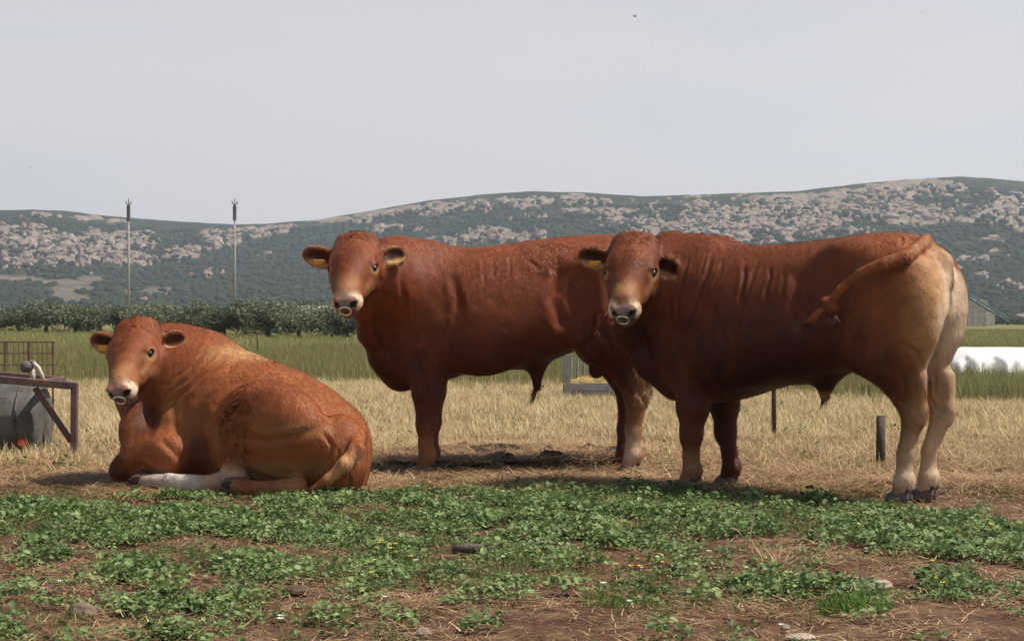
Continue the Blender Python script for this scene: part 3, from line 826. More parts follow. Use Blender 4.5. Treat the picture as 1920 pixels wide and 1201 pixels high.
def mixc(f, a, b_):
    q = n.new('ShaderNodeMixRGB'); l.new(f, q.inputs[0]); l.new(a, q.inputs[1]); l.new(b_, q.inputs[2]); return q.outputs[0]
c1 = mixc(sep.outputs['Red'], rst.outputs[0], rs.outputs[0]); c2 = mixc(sep.outputs['Blue'], c1, gm.outputs[0])
t5 = noise(n, l, 150, 3, .7, P_)
sp = ramp(n, [(.30, (.72, .72, .72)), (.72, (1.35, 1.32, 1.25))]); l.new(t5.outputs['Fac'], sp.inputs[0])
c3 = n.new('ShaderNodeMixRGB'); c3.blend_type = 'MULTIPLY'; c3.inputs[0].default_value = .8; l.new(c2, c3.inputs[1]); l.new(sp.outputs[0], c3.inputs[2])
l.new(c3.outputs[0], bs.inputs['Base Color']); bs.inputs['Roughness'].default_value = .92; bs.inputs['Specular IOR Level'].default_value = .12
ht = n.new('ShaderNodeMath'); ht.operation = 'ADD'; l.new(t1.outputs['Fac'], ht.inputs[0]); l.new(t5.outputs['Fac'], ht.inputs[1])
bp = n.new('ShaderNodeBump'); bp.inputs['Strength'].default_value = .8; bp.inputs['Distance'].default_value = .02; l.new(ht.outputs[0], bp.inputs['Height']); l.new(bp.outputs[0], bs.inputs['Normal'])
tag(link('ground', gme, m), kind='structure')

# ------------------------------------------------------------------ hills
CRX = [-3000, -1200, -400, 0, 60, 120, 200, 320, 440, 500, 600, 700, 800, 900, 1000, 1100, 1200, 1300, 1400, 1500, 1600, 1700, 1800, 1850, 1920, 2300, 3200, 5000]
CRY = [450, 420, 396, 388, 386, 389, 398, 408, 414, 413, 405, 388, 370, 359, 352, 355, 361, 359, 355, 351, 339, 330, 324, 327, 334, 352, 380, 440]
def crest(px): return np.interp(px, CRX, CRY)
ROCK = [(20, 440, 70, 24, 1), (70, 455, 90, 26, 1), (150, 470, 80, 34, 1), (195, 455, 60, 22, 1), (255, 448, 60, 18, .95), (230, 482, 60, 16, 1), (105, 492, 80, 16, .85), (20, 480, 70, 30, .9), (285, 490, 50, 9, 1),
        (340, 480, 50, 9, 1), (375, 462, 45, 14, 1), (420, 445, 50, 15, 1), (470, 435, 50, 13, 1), (520, 426, 50, 11, .9), (160, 405, 60, 8, .6), (60, 402, 40, 5, .6), (215, 412, 30, 5, .7), (340, 432, 40, 6, .5),
        (640, 408, 80, 8, .8), (720, 396, 80, 10, .95), (790, 392, 70, 13, 1), (860, 384, 90, 14, .95), (950, 376, 90, 14, .9), (1050, 368, 80, 12, .95), (1110, 378, 50, 10, .8), (740, 430, 60, 10, .7),
        (905, 438, 60, 14, 1), (980, 446, 70, 16, .8), (850, 452, 50, 8, .7), (1000, 408, 120, 8, .4), (1160, 400, 110, 20, .75), (1210, 425, 110, 18, .85), (1300, 395, 90, 16, .85), (1350, 420, 110, 26, .95), (1440, 400, 90, 22, 1),
        (1500, 375, 90, 18, 1), (1530, 410, 90, 26, 1), (1590, 365, 80, 18, 1), (1620, 395, 90, 24, 1), (1700, 350, 90, 20, 1), (1730, 345, 90, 22, 1), (1770, 348, 60, 16, .95), (1690, 400, 90, 24, 1), (1760, 405, 60, 18, .9), (1810, 410, 70, 12, .8),
        (1880, 370, 70, 10, .75), (1860, 415, 80, 8, .7), (1420, 440, 200, 20, .8), (1560, 450, 160, 26, .6), (1860, 460, 40, 14, .55), (1890, 540, 60, 10, .5), (1840, 500, 80, 40, .35), (1300, 440, 120, 22, .6),
        (380, 518, 30, 5, .7), (400, 508, 30, 4, .7), (500, 490, 90, 30, .3), (1500, 375, 420, 34, .45), (2050, 400, 260, 50, .8), (2500, 430, 300, 50, .7), (-250, 450, 260, 40, .8), (-800, 470, 300, 40, .7)]
TANP = [(30, 518, 60, 8, 1), (120, 524, 70, 7, 1), (175, 516, 30, 4, .8), (120, 545, 30, 14, .9), (140, 555, 28, 12, .8), (955, 440, 44, 9, 1), (270, 545, 50, 4, .9), (300, 538, 40, 4, .8), (235, 540, 16, 6, .8), (320, 545, 30, 3, .7), (150, 535, 30, 6, .8), (360, 575, 200, 3, .4)]
def pmask(L_, px, py, wob):
    m_ = np.zeros(np.broadcast(px, py).shape)
    for (cx, cy, rx, ry, a) in L_:
        d = np.hypot((px - cx) / rx, (py - cy) / ry) + wob
        m_ = np.maximum(m_, a * (1 - sstep(.6, 1.15, d)))
    return m_
hx = np.concatenate([np.arange(-2900, -100, 40), np.arange(-100, 2040, 4.0), np.arange(2040, 4900, 40)])
ht_ = np.concatenate([np.linspace(0, 1, 150), [1.06, 1.15, 1.3, 1.6]])
HX, HT = np.meshgrid(hx, ht_, indexing='ij')
HYd = 950 + 1450 * HT + 120 * np.sin(HX / 330.0)
def hill_z(px, t, Y):
    zc = (HY - crest(px)) / FPX * Y + 1
    g = np.where(t <= 1, .42 * t + .58 * sstep(0, 1.12, t) / sstep(0, 1.12, np.array(1.0)), 1 - .9 * (t - 1))
    X = (px - CX) / FPX * Y
    ridg = fbm(X / 230.0, Y / 230.0, 0, 4, 101)
    z = zc * g * (1 + .10 * ridg * np.sin(np.pi * np.clip(t, 0, 1)))
    return z - 1.0
HZ = hill_z(HX, HT, HYd)
Hpy = HY - (HZ - 1) / HYd * FPX
HXw = (HX - CX) / FPX * HYd
wb = .35 * fbm(HX / 28.0, Hpy / 9.0, 0, 3, 111)
rockm = pmask(ROCK, HX, Hpy, wb)
tanm = pmask(TANP, HX, Hpy, wb * .6)
tex = fbm(HX / 11.0, Hpy / 3.2, 0, 3, 121)
big = fbm(HX / 42.0, Hpy / 9.0, 0, 3, 127)
grain = sstep(-.06, .22, .8 * tex + .60 * big + (rockm - .70) * .9) * (rockm > .05)
crf = sstep(1.0, .90, HT)
HZ = HZ + 7.0 * grain * crf * (.6 + .6 * np.abs(fbm(HX / 4.0, Hpy / 2.0, 0, 2, 131))) + 3.0 * (.25 + .75 * crf) * fbm(HXw / 26.0, HYd / 26.0, 0, 4, 141)
a_, b_2 = HX.shape
hi_ = np.arange(a_ * b_2).reshape(a_, b_2)
HQ = np.stack([hi_[:-1, :-1].ravel(), hi_[1:, :-1].ravel(), hi_[1:, 1:].ravel(), hi_[:-1, 1:].ravel()], 1)
hme = np_mesh('hills', np.stack([HXw.ravel(), HYd.ravel(), HZ.ravel()], 1), HQ)
set_col(hme, 'cover', np.stack([(grain * sstep(.1, .5, rockm)).ravel(), .7 * tanm.ravel(), np.zeros(tanm.size)], 1))
m, n, l, bs = new_mat('hill_cover')
ca = n.new('ShaderNodeAttribute'); ca.attribute_name = 'cover'
sep = n.new('ShaderNodeSeparateColor'); l.new(ca.outputs['Color'], sep.inputs[0])
geo = n.new('ShaderNodeNewGeometry'); P_ = geo.outputs['Position']
s1 = noise(n, l, .012, 6, .6, P_); s2 = noise(n, l, .11, 5, .7, P_); s3 = noise(n, l, .06, 6, .75, P_, 1.0)
g1 = ramp(n, [(.30, (.022, .032, .024)), (.55, (.038, .050, .034)), (.75, (.066, .074, .050))]); l.new(s1.outputs['Fac'], g1.inputs[0])
g2 = ramp(n, [(.32, (.60, .60, .60)), (.70, (1.45, 1.40, 1.35))]); l.new(s2.outputs['Fac'], g2.inputs[0])
gm = n.new('ShaderNodeMixRGB'); gm.blend_type = 'MULTIPLY'; gm.inputs[0].default_value = 1; l.new(g1.outputs[0], gm.inputs[1]); l.new(g2.outputs[0], gm.inputs[2])
rr_ = ramp(n, [(.28, (.060, .050, .042)), (.42, (.20, .152, .128)), (.58, (.33, .262, .225)), (.8, (.42, .34, .295))]); l.new(s3.outputs['Fac'], rr_.inputs[0])
th = n.new('ShaderNodeMath'); th.operation = 'MULTIPLY_ADD'; l.new(s3.outputs['Fac'], th.inputs[0]); th.inputs[1].default_value = 1.2; th.inputs[2].default_value = -.6
ad = n.new('ShaderNodeMath'); ad.operation = 'ADD'; ad.use_clamp = True; l.new(sep.outputs['Red'], ad.inputs[0]); l.new(th.outputs[0], ad.inputs[1])
rm = ramp(n, [(.34, (0, 0, 0)), (.50, (1, 1, 1))]); l.new(ad.outputs[0], rm.inputs[0])
rk = n.new('ShaderNodeMath'); rk.operation = 'MULTIPLY'; l.new(rm.outputs[0], rk.inputs[0])
rk2 = ramp(n, [(.02, (0, 0, 0)), (.12, (1, 1, 1))]); l.new(sep.outputs['Red'], rk2.inputs[0]); l.new(rk2.outputs[0], rk.inputs[1])
c1 = n.new('ShaderNodeMixRGB'); l.new(rk.outputs[0], c1.inputs[0]); l.new(gm.outputs[0], c1.inputs[1]); l.new(rr_.outputs[0], c1.inputs[2])
tn = n.new('ShaderNodeMixRGB'); tn.inputs[2].default_value = (.24, .185, .145, 1); l.new(sep.outputs['Green'], tn.inputs[0]); l.new(c1.outputs[0], tn.inputs[1])
l.new(tn.outputs[0], bs.inputs['Base Color']); bs.inputs['Roughness'].default_value = .95; bs.inputs['Specular IOR Level'].default_value = .05
bp = n.new('ShaderNodeBump'); bp.inputs['Strength'].default_value = 1.0; bp.inputs['Distance'].default_value = 6; l.new(s3.outputs['Fac'], bp.inputs['Height']); l.new(bp.outputs[0], bs.inputs['Normal'])
tag(link('hills', hme, m), kind='structure')

def hill_points(nc, seed, want):
    r = np.random.default_rng(seed)
    px = r.uniform(-450, 2400, nc); t = r.uniform(0.0, .90, nc)
    Y = 950 + 1450 * t + 120 * np.sin(px / 330.0); z = hill_z(px, t, Y)
    py = HY - (z - 1) / Y * FPX
    wb_ = .35 * fbm(px / 28.0, py / 9.0, 0, 3, 111)
    rmk = pmask(ROCK, px, py, wb_); tx = fbm(px / 11.0, py / 3.2, 0, 3, 121) + .55 * fbm(px / 42.0, py / 9.0, 0, 3, 127); tm = pmask(TANP, px, py, wb_)
    keep = want(rmk, tx, tm, r.random(nc))
    px, t, Y, z = px[keep], t[keep], Y[keep], z[keep]
    X = (px - CX) / FPX * Y
    return np.stack([X, Y, z + 3.0 * fbm(X / 26.0, Y / 26.0, 0, 4, 141)], 1), rmk[keep], tx[keep]
M_ROCK = simple_mat('granite', (.17, .13, .112), (.38, .30, .265), 1.2, .95, .8, 3.0, spots=((.10, .085, .07), 1.8, .60), spec=.1, dist=.3)
M_SCRUB = simple_mat('hill_scrub', (.016, .025, .018), (.046, .058, .036), 1.6, .95, .9, 5, spec=.05, dist=.3)
rp = [link('hill_rock', MB().lump((0, 0, .1), (1.2, .85, .55 + .08 * i), 9, 6, 40 + i, .24).mesh('hill_rock'), M_ROCK) for i in range(5)]
bpz = [link('hill_bush', MB().lump((0, 0, .25), (1.0, 1.0, .75), 8, 5, 60 + i, .24).mesh('hill_bush', True), M_SCRUB) for i in range(4)]
for o in rp + bpz: COL.objects.unlink(o)
Pp, rk_, tx_ = hill_points(90000, 5, lambda rm_, tx, tm, u: (u < .10 * sstep(.45, 1.0, rm_ + .6 * tx)) | ((u > .998)))
nn_ = len(Pp); Pp[:, 2] += 3.5 * sstep(.2, .6, rk_) + RNG.uniform(-.5, 2, nn_)
rot = np.stack([RNG.uniform(-.35, .35, nn_), RNG.uniform(-.35, .35, nn_), RNG.normal(0, .5, nn_)], 1)
scatter('hill_rocks', rp, Pp, rot, 1.3 + 5.5 * RNG.random(nn_) ** 3.5 + 1.0 * sstep(.6, 1, rk_), 'pinkish grey granite outcrops scattered over the scrubby hills', 'rocks')
Pp, rk_, tx_ = hill_points(90000, 6, lambda rm_, tx, tm, u: (u < .46 - .26 * sstep(.3, .9, rm_ + .4 * tx)) & (tm < .3))
nn_ = len(Pp)
rot = np.stack([np.zeros(nn_), np.zeros(nn_), RNG.uniform(0, 6.28, nn_)], 1)
Pp[:, 2] += 4.0 * sstep(.3, .8, rk_)
scatter('hill_scrub', bpz, Pp, rot, 1.2 + 3.0 * RNG.random(nn_) ** 2, 'dark green scrub bushes covering the hillsides', 'bushes')

# ------------------------------------------------------------------ grass, straw, clover
M_STRAW = blade_mat('dry_straw', (.22, .155, .07), (.56, .44, .24), (.80, .68, .44), .15)
M_LITTER = blade_mat('straw_litter', (.13, .070, .034), (.34, .21, .105), (.62, .47, .27), .05)
M_GRASS = blade_mat('meadow_grass', (.11, .11, .036), (.215, .20, .075), (.36, .32, .16), .25)
M_FARG = blade_mat('far_grass', (.16, .17, .055), (.27, .26, .10), (.40, .36, .18), .25)
M_CLOV = blade_mat('clover_leaf', (.038, .066, .022), (.145, .215, .070), (.33, .40, .17), .25, .5)
M_SHORT = blade_mat('short_grass', (.050, .085, .020), (.120, .165, .045), (.26, .25, .10), .25)
def blade_clump(nb, rad, h, w, seed, mat, lean=.35, nseg=2, flat=False, curve=.5, name='blade_clump'):
    r = random.Random(seed); V = []; F = []; Cc = []
    for i in range(nb):
        a = r.uniform(0, 6.283); q = rad * math.sqrt(r.random()); x, y = q * math.cos(a), q * math.sin(a)
        th_ = r.uniform(0, 6.283); L = h * r.uniform(.45, 1.1); ww = w * r.uniform(.6, 1.3)
        if flat: d = Vector((math.cos(th_), math.sin(th_), r.uniform(-.04, .28))); z0 = r.uniform(.0, .035)
        else: d = Vector((math.cos(th_) * lean * r.random(), math.sin(th_) * lean * r.random(), 1)); z0 = -.01
        d.normalize(); p = Vector((x, y, z0)); sd = Vector((-math.sin(th_ + r.uniform(-1, 1)), math.cos(th_), 0)).normalized()
        c = min(1, max(0, r.gauss(.5, .26))); b0 = len(V)
        for k in range(nseg + 1):
            t = k / nseg; wk = ww * (1 - t) if k < nseg or not flat else ww * .4
            if k == nseg and not flat: V.append(p[:]); Cc.append(min(1, c + .12))
            else: V += [(p - sd * wk)[:], (p + sd * wk)[:]]; Cc += [c, c]
            p = p + d * (L / nseg)
            d = (d + Vector((math.cos(th_), math.sin(th_), -.4 if not flat else -.25)) * curve * (.55 if not flat else .35) * r.random() + Vector((r.gauss(0, .08), r.gauss(0, .08), 0))).normalized()
        for k in range(nseg):
            i0 = b0 + 2 * k
            if k == nseg - 1 and not flat: F.append((i0, i0 + 1, i0 + 2))
            else: F.append((i0, i0 + 1, i0 + 3, i0 + 2))
    return proto(name, V, F, Cc, mat)
def leaf_clump(nl, rad, h, ls, seed, mat, name='leaf_clump'):
    r = random.Random(seed); V = []; F = []; Cc = []
    for i in range(nl):
        a = r.uniform(0, 6.283); q = rad * math.sqrt(r.random())
        c0 = Vector((q * math.cos(a), q * math.sin(a), h * (1 - .5 * (q / rad) ** 2) * r.uniform(.35, 1.0)))
        th_ = r.uniform(0, 6.283); s_ = ls * r.uniform(.55, 1.2); R = Matrix.Rotation(th_, 3, 'Z') @ Matrix.Rotation(r.gauss(-.15, .38), 3, 'Y') @ Matrix.Rotation(r.gauss(0, .38), 3, 'X')
        pts = [(-.9, 0, 0), (-.35, -.75, .22), (.45, -.80, .20), (1.0, -.25, .05), (.85, 0, -.02), (1.0, .25, .05), (.45, .80, .20), (-.35, .75, .22)]
        c = min(1, max(0, r.gauss(.5, .25))); b0 = len(V)
        V += [(c0 + R @ (Vector(p) * s_))[:] for p in pts]; Cc += [c] * 8
        F += [(b0, b0 + 1, b0 + 2, b0 + 4), (b0 + 2, b0 + 3, b0 + 4), (b0, b0 + 4, b0 + 6, b0 + 7), (b0 + 4, b0 + 5, b0 + 6)]
    return proto(name, V, F, Cc, mat)
def field_points(n_, y0, y1, seed, wide=1.35, power=2.0):
    r = np.random.default_rng(seed)
    Y = (y0 ** power + (y1 ** power - y0 ** power) * r.random(n_)) ** (1 / power)
    X = r.uniform(-1, 1, n_) * .2824 * Y * wide
    return X, Y, r
def place(name, protos, X, Y, r, smin, smax, label, cat, tilt=.12, dz=0.0):
    n_ = len(X); P = np.stack([X, Y, ground_z(X, Y) + dz], 1)
    rot = np.stack([r.normal(0, tilt, n_), r.normal(0, tilt, n_), r.uniform(0, 6.283, n_)], 1)
    hv = 1 + .30 * fbm(X * .8, Y * .5, 0, 3, 231) if name in ('dry_grass', 'meadow_grass') else 1.0
    scatter(name, protos, P, rot, r.uniform(smin, smax, n_) * hv, label, cat)

def not_on_bulls(X, Y):
    d = np.hypot((X + 1.68) * .857 - (Y - 11.1) * .515, ((X + 1.68) * .515 + (Y - 11.1) * .857) * 1.0 / .5)   # the lying bull's bed
    return d > 1.0
# standing straw
X, Y, r = field_points(62000, 11.6, 31.5, 21)
k = (Y < dry_edge(X, Y) + r.normal(0, .5, len(X))) & not_on_bulls(X, Y)
dens = sstep(11.6, 13.4, Y + .5 * fbm(X * .9, Y * .9, 0, 3, 151)) * (.22 + .78 * sstep(-.35, .2, fbm(X * 1.6, Y * .8, 0, 3, 153)))
k &= r.random(len(X)) < dens
k &= (Y > 13.0) | (np.abs(X) > .9)
X, Y = X[k], Y[k]
place('dry_grass', [blade_clump(16, .085, .175, .0036, 200 + i, M_STRAW, .95, 3, curve=1.3) for i in range(6)], X, Y, r, .55, 1.15, 'dense pale dry grass standing across the middle of the field', 'dry grass', .22)
# trampled straw litter
X, Y, r = field_points(17000, 10.2, 15.5, 22)
k = r.random(len(X)) < sstep(10.4, 11.2, Y + .4 * fbm(X * 2, Y * 2, 0, 3, 161))
place('trampled_straw', [blade_clump(30, .16, .24, .0036, 220 + i, M_LITTER, flat=True, nseg=3, curve=1.0) for i in range(5)], X[k], Y[k], r, .6, 1.1, 'trampled brownish straw lying around the bulls hooves', 'straw', .06, .0 + .07 * (np.hypot((X[k] + .02) / .95, (Y[k] - 12.9) / .9) < 1) * (r.random(k.sum()) < .5))
X, Y, r = field_points(7200, 5.2, 10.9, 23)
k = r.random(len(X)) < (1 - .55 * clover_mask(X, Y)) * (.35 + .65 * sstep(-.3, .4, fbm(X * 2.4, Y * 2.4, 0, 3, 171)))
place('soil_litter', [blade_clump(14, .14, .075, .0022, 240 + i, M_LITTER, flat=True, nseg=2, curve=.8) for i in range(5)], X[k], Y[k], r, .6, 1.2, 'broken straw bits lying on the brown soil', 'straw', .05)
# meadow behind
X, Y, r = field_points(26000, 22, 62, 24, 1.3, 1.3)
k = (Y > dry_edge(X, Y) - .6 + r.normal(0, .6, len(X)))
dn = .55 + .45 * sstep(-.4, .3, fbm(X * .35, Y * .2, 0, 3, 181))
k &= r.random(len(X)) < dn
place('meadow_grass', [blade_clump(26, .22, .42, .006, 260 + i, M_GRASS, .5, 2) for i in range(5)], X[k], Y[k], r, .45, 1.0, 'tall olive green grass of the meadow behind the straw', 'grass', .12)
X, Y, r = field_points(16000, 60, 240, 25, 1.25, 1.3)
place('far_meadow_grass', [blade_clump(30, .8, .30, .016, 280 + i, M_FARG, .5, 1) for i in range(4)], X, Y, r, .5, 1.0, 'low light green grass of the far meadow', 'grass', .1)
# green sprigs among the straw
X, Y, r = field_points(2600, 11.8, 26, 26)
k = r.random(len(X)) < sstep(.05, .5, fbm(X * .9, Y * .7, 0, 3, 191))
k |= (np.hypot((PX(X, Y) - 90) / 130, (PY(Y) - 845) / 45) < 1)
place('field_weeds', [leaf_clump(16, .07, .15, .015, 300 + i, M_SHORT) for i in range(4)], X[k], Y[k], r, .3, .95, 'small green weeds growing among the dry grass', 'weeds', .15)
# clover
X, Y, r = field_points(19000, 5.3, 13.2, 27, 1.3, 1.7)
cm_ = clover_mask(X, Y)
k = (r.random(len(X)) < cm_ ** 1.6 * (.12 + .88 * sstep(-.30, .12, fbm(X * 3.5, Y * 2.2, 0, 3, 211))) * np.where(PY(Y) > 1030, .85, 1) + .035 * (PY(Y) > 1010)) & (not_on_bulls(X, Y) | (Y < 10.25))
place('ground_cover', [leaf_clump([30, 46, 60, 44, 54, 34, 50][i], .080, [.075, .05, .04, .065, .045, .085, .05][i], [.0145, .0105, .0085, .012, .009, .0155, .0105][i], 320 + i, M_CLOV) for i in range(7)], X[k], Y[k], r, .55, 1.15, 'low leafy dark green clover patches in the foreground', 'clover', .10, .004)
# short thin grass over the soil
X, Y, r = field_points(9500, 5.2, 10.8, 28, 1.3)
g_ = sstep(-.15, .45, fbm(X * 1.5, Y * 1.5, 0, 3, 201)) * sstep(5.4, 6.8, Y) + .8 * (np.hypot((PX(X, Y) - 760) / 260, (PY(Y) - 1050) / 50) < 1)
k = r.random(len(X)) < g_ * .75
place('short_grass', [blade_clump(16, .06, .085, .0018, 340 + i, M_SHORT, .9, 2) for i in range(5)], X[k], Y[k], r, .5, 1.2, 'short thin yellowish green grass between the clover patches', 'grass', .12)
# pebbles
M_STONE = simple_mat('field_stone', (.12, .085, .065), (.24, .18, .14), 9, .9, .6, 50, spec=.15)
pbs = [link('pebble', MB().lump((0, 0, .15), (1, .75, .5), 7, 5, 80 + i, .16).mesh('pebble', True), M_STONE) for i in range(4)]
for o in pbs: COL.objects.unlink(o)
X, Y, r = field_points(1500, 5.3, 12, 29, 1.3)
k = r.random(len(X)) < (1 - .9 * clover_mask(X, Y)); X, Y = X[k], Y[k]; n_ = len(X)
scatter('pebbles', pbs, np.stack([X, Y, ground_z(X, Y)], 1), np.stack([np.zeros(n_), np.zeros(n_), r.uniform(0, 6.28, n_)], 1), .004 + .014 * r.random(n_) ** 3, 'small pebbles and clods scattered on the brown soil', 'pebbles')
# ------------------------------------------------------------------ the three bulls
def to_local(O, rz, w):
    R = np.array(Matrix.Rotation(rz, 3, 'Z')); return R.T @ (np.array(w, float) - np.array(O, float))
def P2L(O, rz, px, py, yoff=0.0):
    """photo position -> local point on the bull's own plane y = yoff"""
    c, s = math.cos(rz), math.sin(rz); k = (px - CX) / FPX
    ox, oy = O[0] - s * yoff, O[1] + c * yoff
    x = (k * oy - ox) / (c - k * s)
    Y = oy + s * x
    return np.array((x, yoff, CAMH - (py - HY) / FPX * Y))
def W2L(O, rz, px, py, Y): return to_local(O, rz, at(px, Y, py=py))
def make_tab(O, rz, top, bot, wid):
    T = sorted([tuple(P2L(O, rz, *q)[[0, 2]]) for q in top]); B = sorted([tuple(P2L(O, rz, *q)[[0, 2]]) for q in bot])
    xs = sorted(set([t[0] for t in T] + [b[0] for b in B] + [w[0] for w in wid])); wid = sorted(wid)
    xs = [x for x in xs if wid[0][0] <= x <= wid[-1][0]]
    f = lambda A, x: float(np.interp(x, [a[0] for a in A], [a[1] for a in A]))
    return [(x, f(T, x), f(B, x), f(wid, x)) for x in xs]

FOLDS_M = [([(748, 462), (756, 540), (764, 630)], .018, .010), ([(848, 500), (866, 580), (852, 660), (846, 706)], .026, .016),
    ([(905, 478), (904, 530)], .010, .006), ([(925, 482), (924, 520)], .010, .005), ([(960, 470), (952, 520)], .010, .005),
    ([(775, 655), (790, 700), (806, 745)], .016, .012), ([(822, 640), (838, 690), (822, 730)], .012, .008), ([(806, 676), (812, 700)], .008, .008),
    ([(1052, 490), (1038, 550), (1052, 620)], .035, .020), ([(1105, 560), (1112, 620), (1140, 690), (1152, 740)], .020, .012),
    ([(1150, 600), (1180, 625), (1200, 660)], .012, .010), ([(1140, 640), (1165, 665), (1190, 672)], .010, .010), ([(1150, 690), (1175, 700), (1186, 760)], .010, .010),
    ([(1200, 680), (1196, 730), (1206, 760)], .010, .010), ([(1176, 700), (1168, 730)], .008, .008), ([(700, 560), (712, 620), (735, 680)], .02, .010),
    ([(990, 480), (1010, 500), (1040, 486)], .010, .008)]
FOLDS_R = [([(1264, 462), (1250, 530), (1262, 610)], .014, .010), ([(1292, 470), (1272, 550), (1270, 600)], .010, .009), ([(1345, 462), (1312, 540), (1290, 612)], .012, .010),
    ([(1330, 466), (1318, 500), (1310, 520)], .007, .008), ([(1362, 476), (1336, 540)], .009, .006), ([(1396, 480), (1392, 550), (1387, 618)], .012, .015), ([(1424, 482), (1404, 530), (1396, 580)], .010, .009),
    ([(1446, 490), (1436, 540), (1444, 585)], .010, .010), ([(1470, 500), (1466, 560)], .012, .006), ([(1500, 500), (1512, 560), (1500, 610)], .035, .018),
    ([(1355, 590), (1356, 660), (1344, 745)], .022, .014), ([(1285, 620), (1282, 690), (1296, 750)], .018, .008), ([(1618, 560), (1600, 620), (1612, 690)], .028, .012),
    ([(1690, 690), (1700, 740), (1692, 780)], .012, .012), ([(1672, 700), (1668, 760), (1684, 800)], .012, .009), ([(1738, 700), (1744, 740), (1760, 760)], .010, .010), ([(1752, 690), (1756, 740)], .010, .009),
    ([(1688, 440), (1692, 456)], .010, .012), ([(1700, 640), (1716, 655), (1730, 690)], .014, .010), ([(1320, 610), (1330, 660)], .02, -.006)]
FOLDS_L = [([(432, 655), (395, 690), (340, 730), (300, 770), (282, 810)], .016, .016), ([(412, 648), (372, 690), (328, 722), (300, 745)], .012, .012), ([(392, 640), (358, 680), (322, 705)], .010, .009),
    ([(446, 672), (420, 700), (385, 725)], .014, .009), ([(384, 742), (366, 800), (392, 862)], .030, .026), ([(398, 745), (436, 716), (520, 706), (585, 722)], .030, .010),
    ([(432, 812), (500, 822), (560, 812), (600, 790)], .022, .012), ([(452, 872), (520, 900), (580, 900)], .016, .010), ([(600, 800), (625, 830), (615, 862)], .014, .012),
    ([(300, 815), (345, 860), (352, 872)], .02, .012), ([(322, 735), (330, 790), (352, 830)], .020, .008), ([(640, 830), (630, 870), (600, 900)], .014, .012), ([(668, 820), (664, 870), (650, 905)], .014, .012),
    ([(400, 870), (420, 890), (440, 905)], .010, .008), ([(270, 850), (300, 865)], .012, .006)]

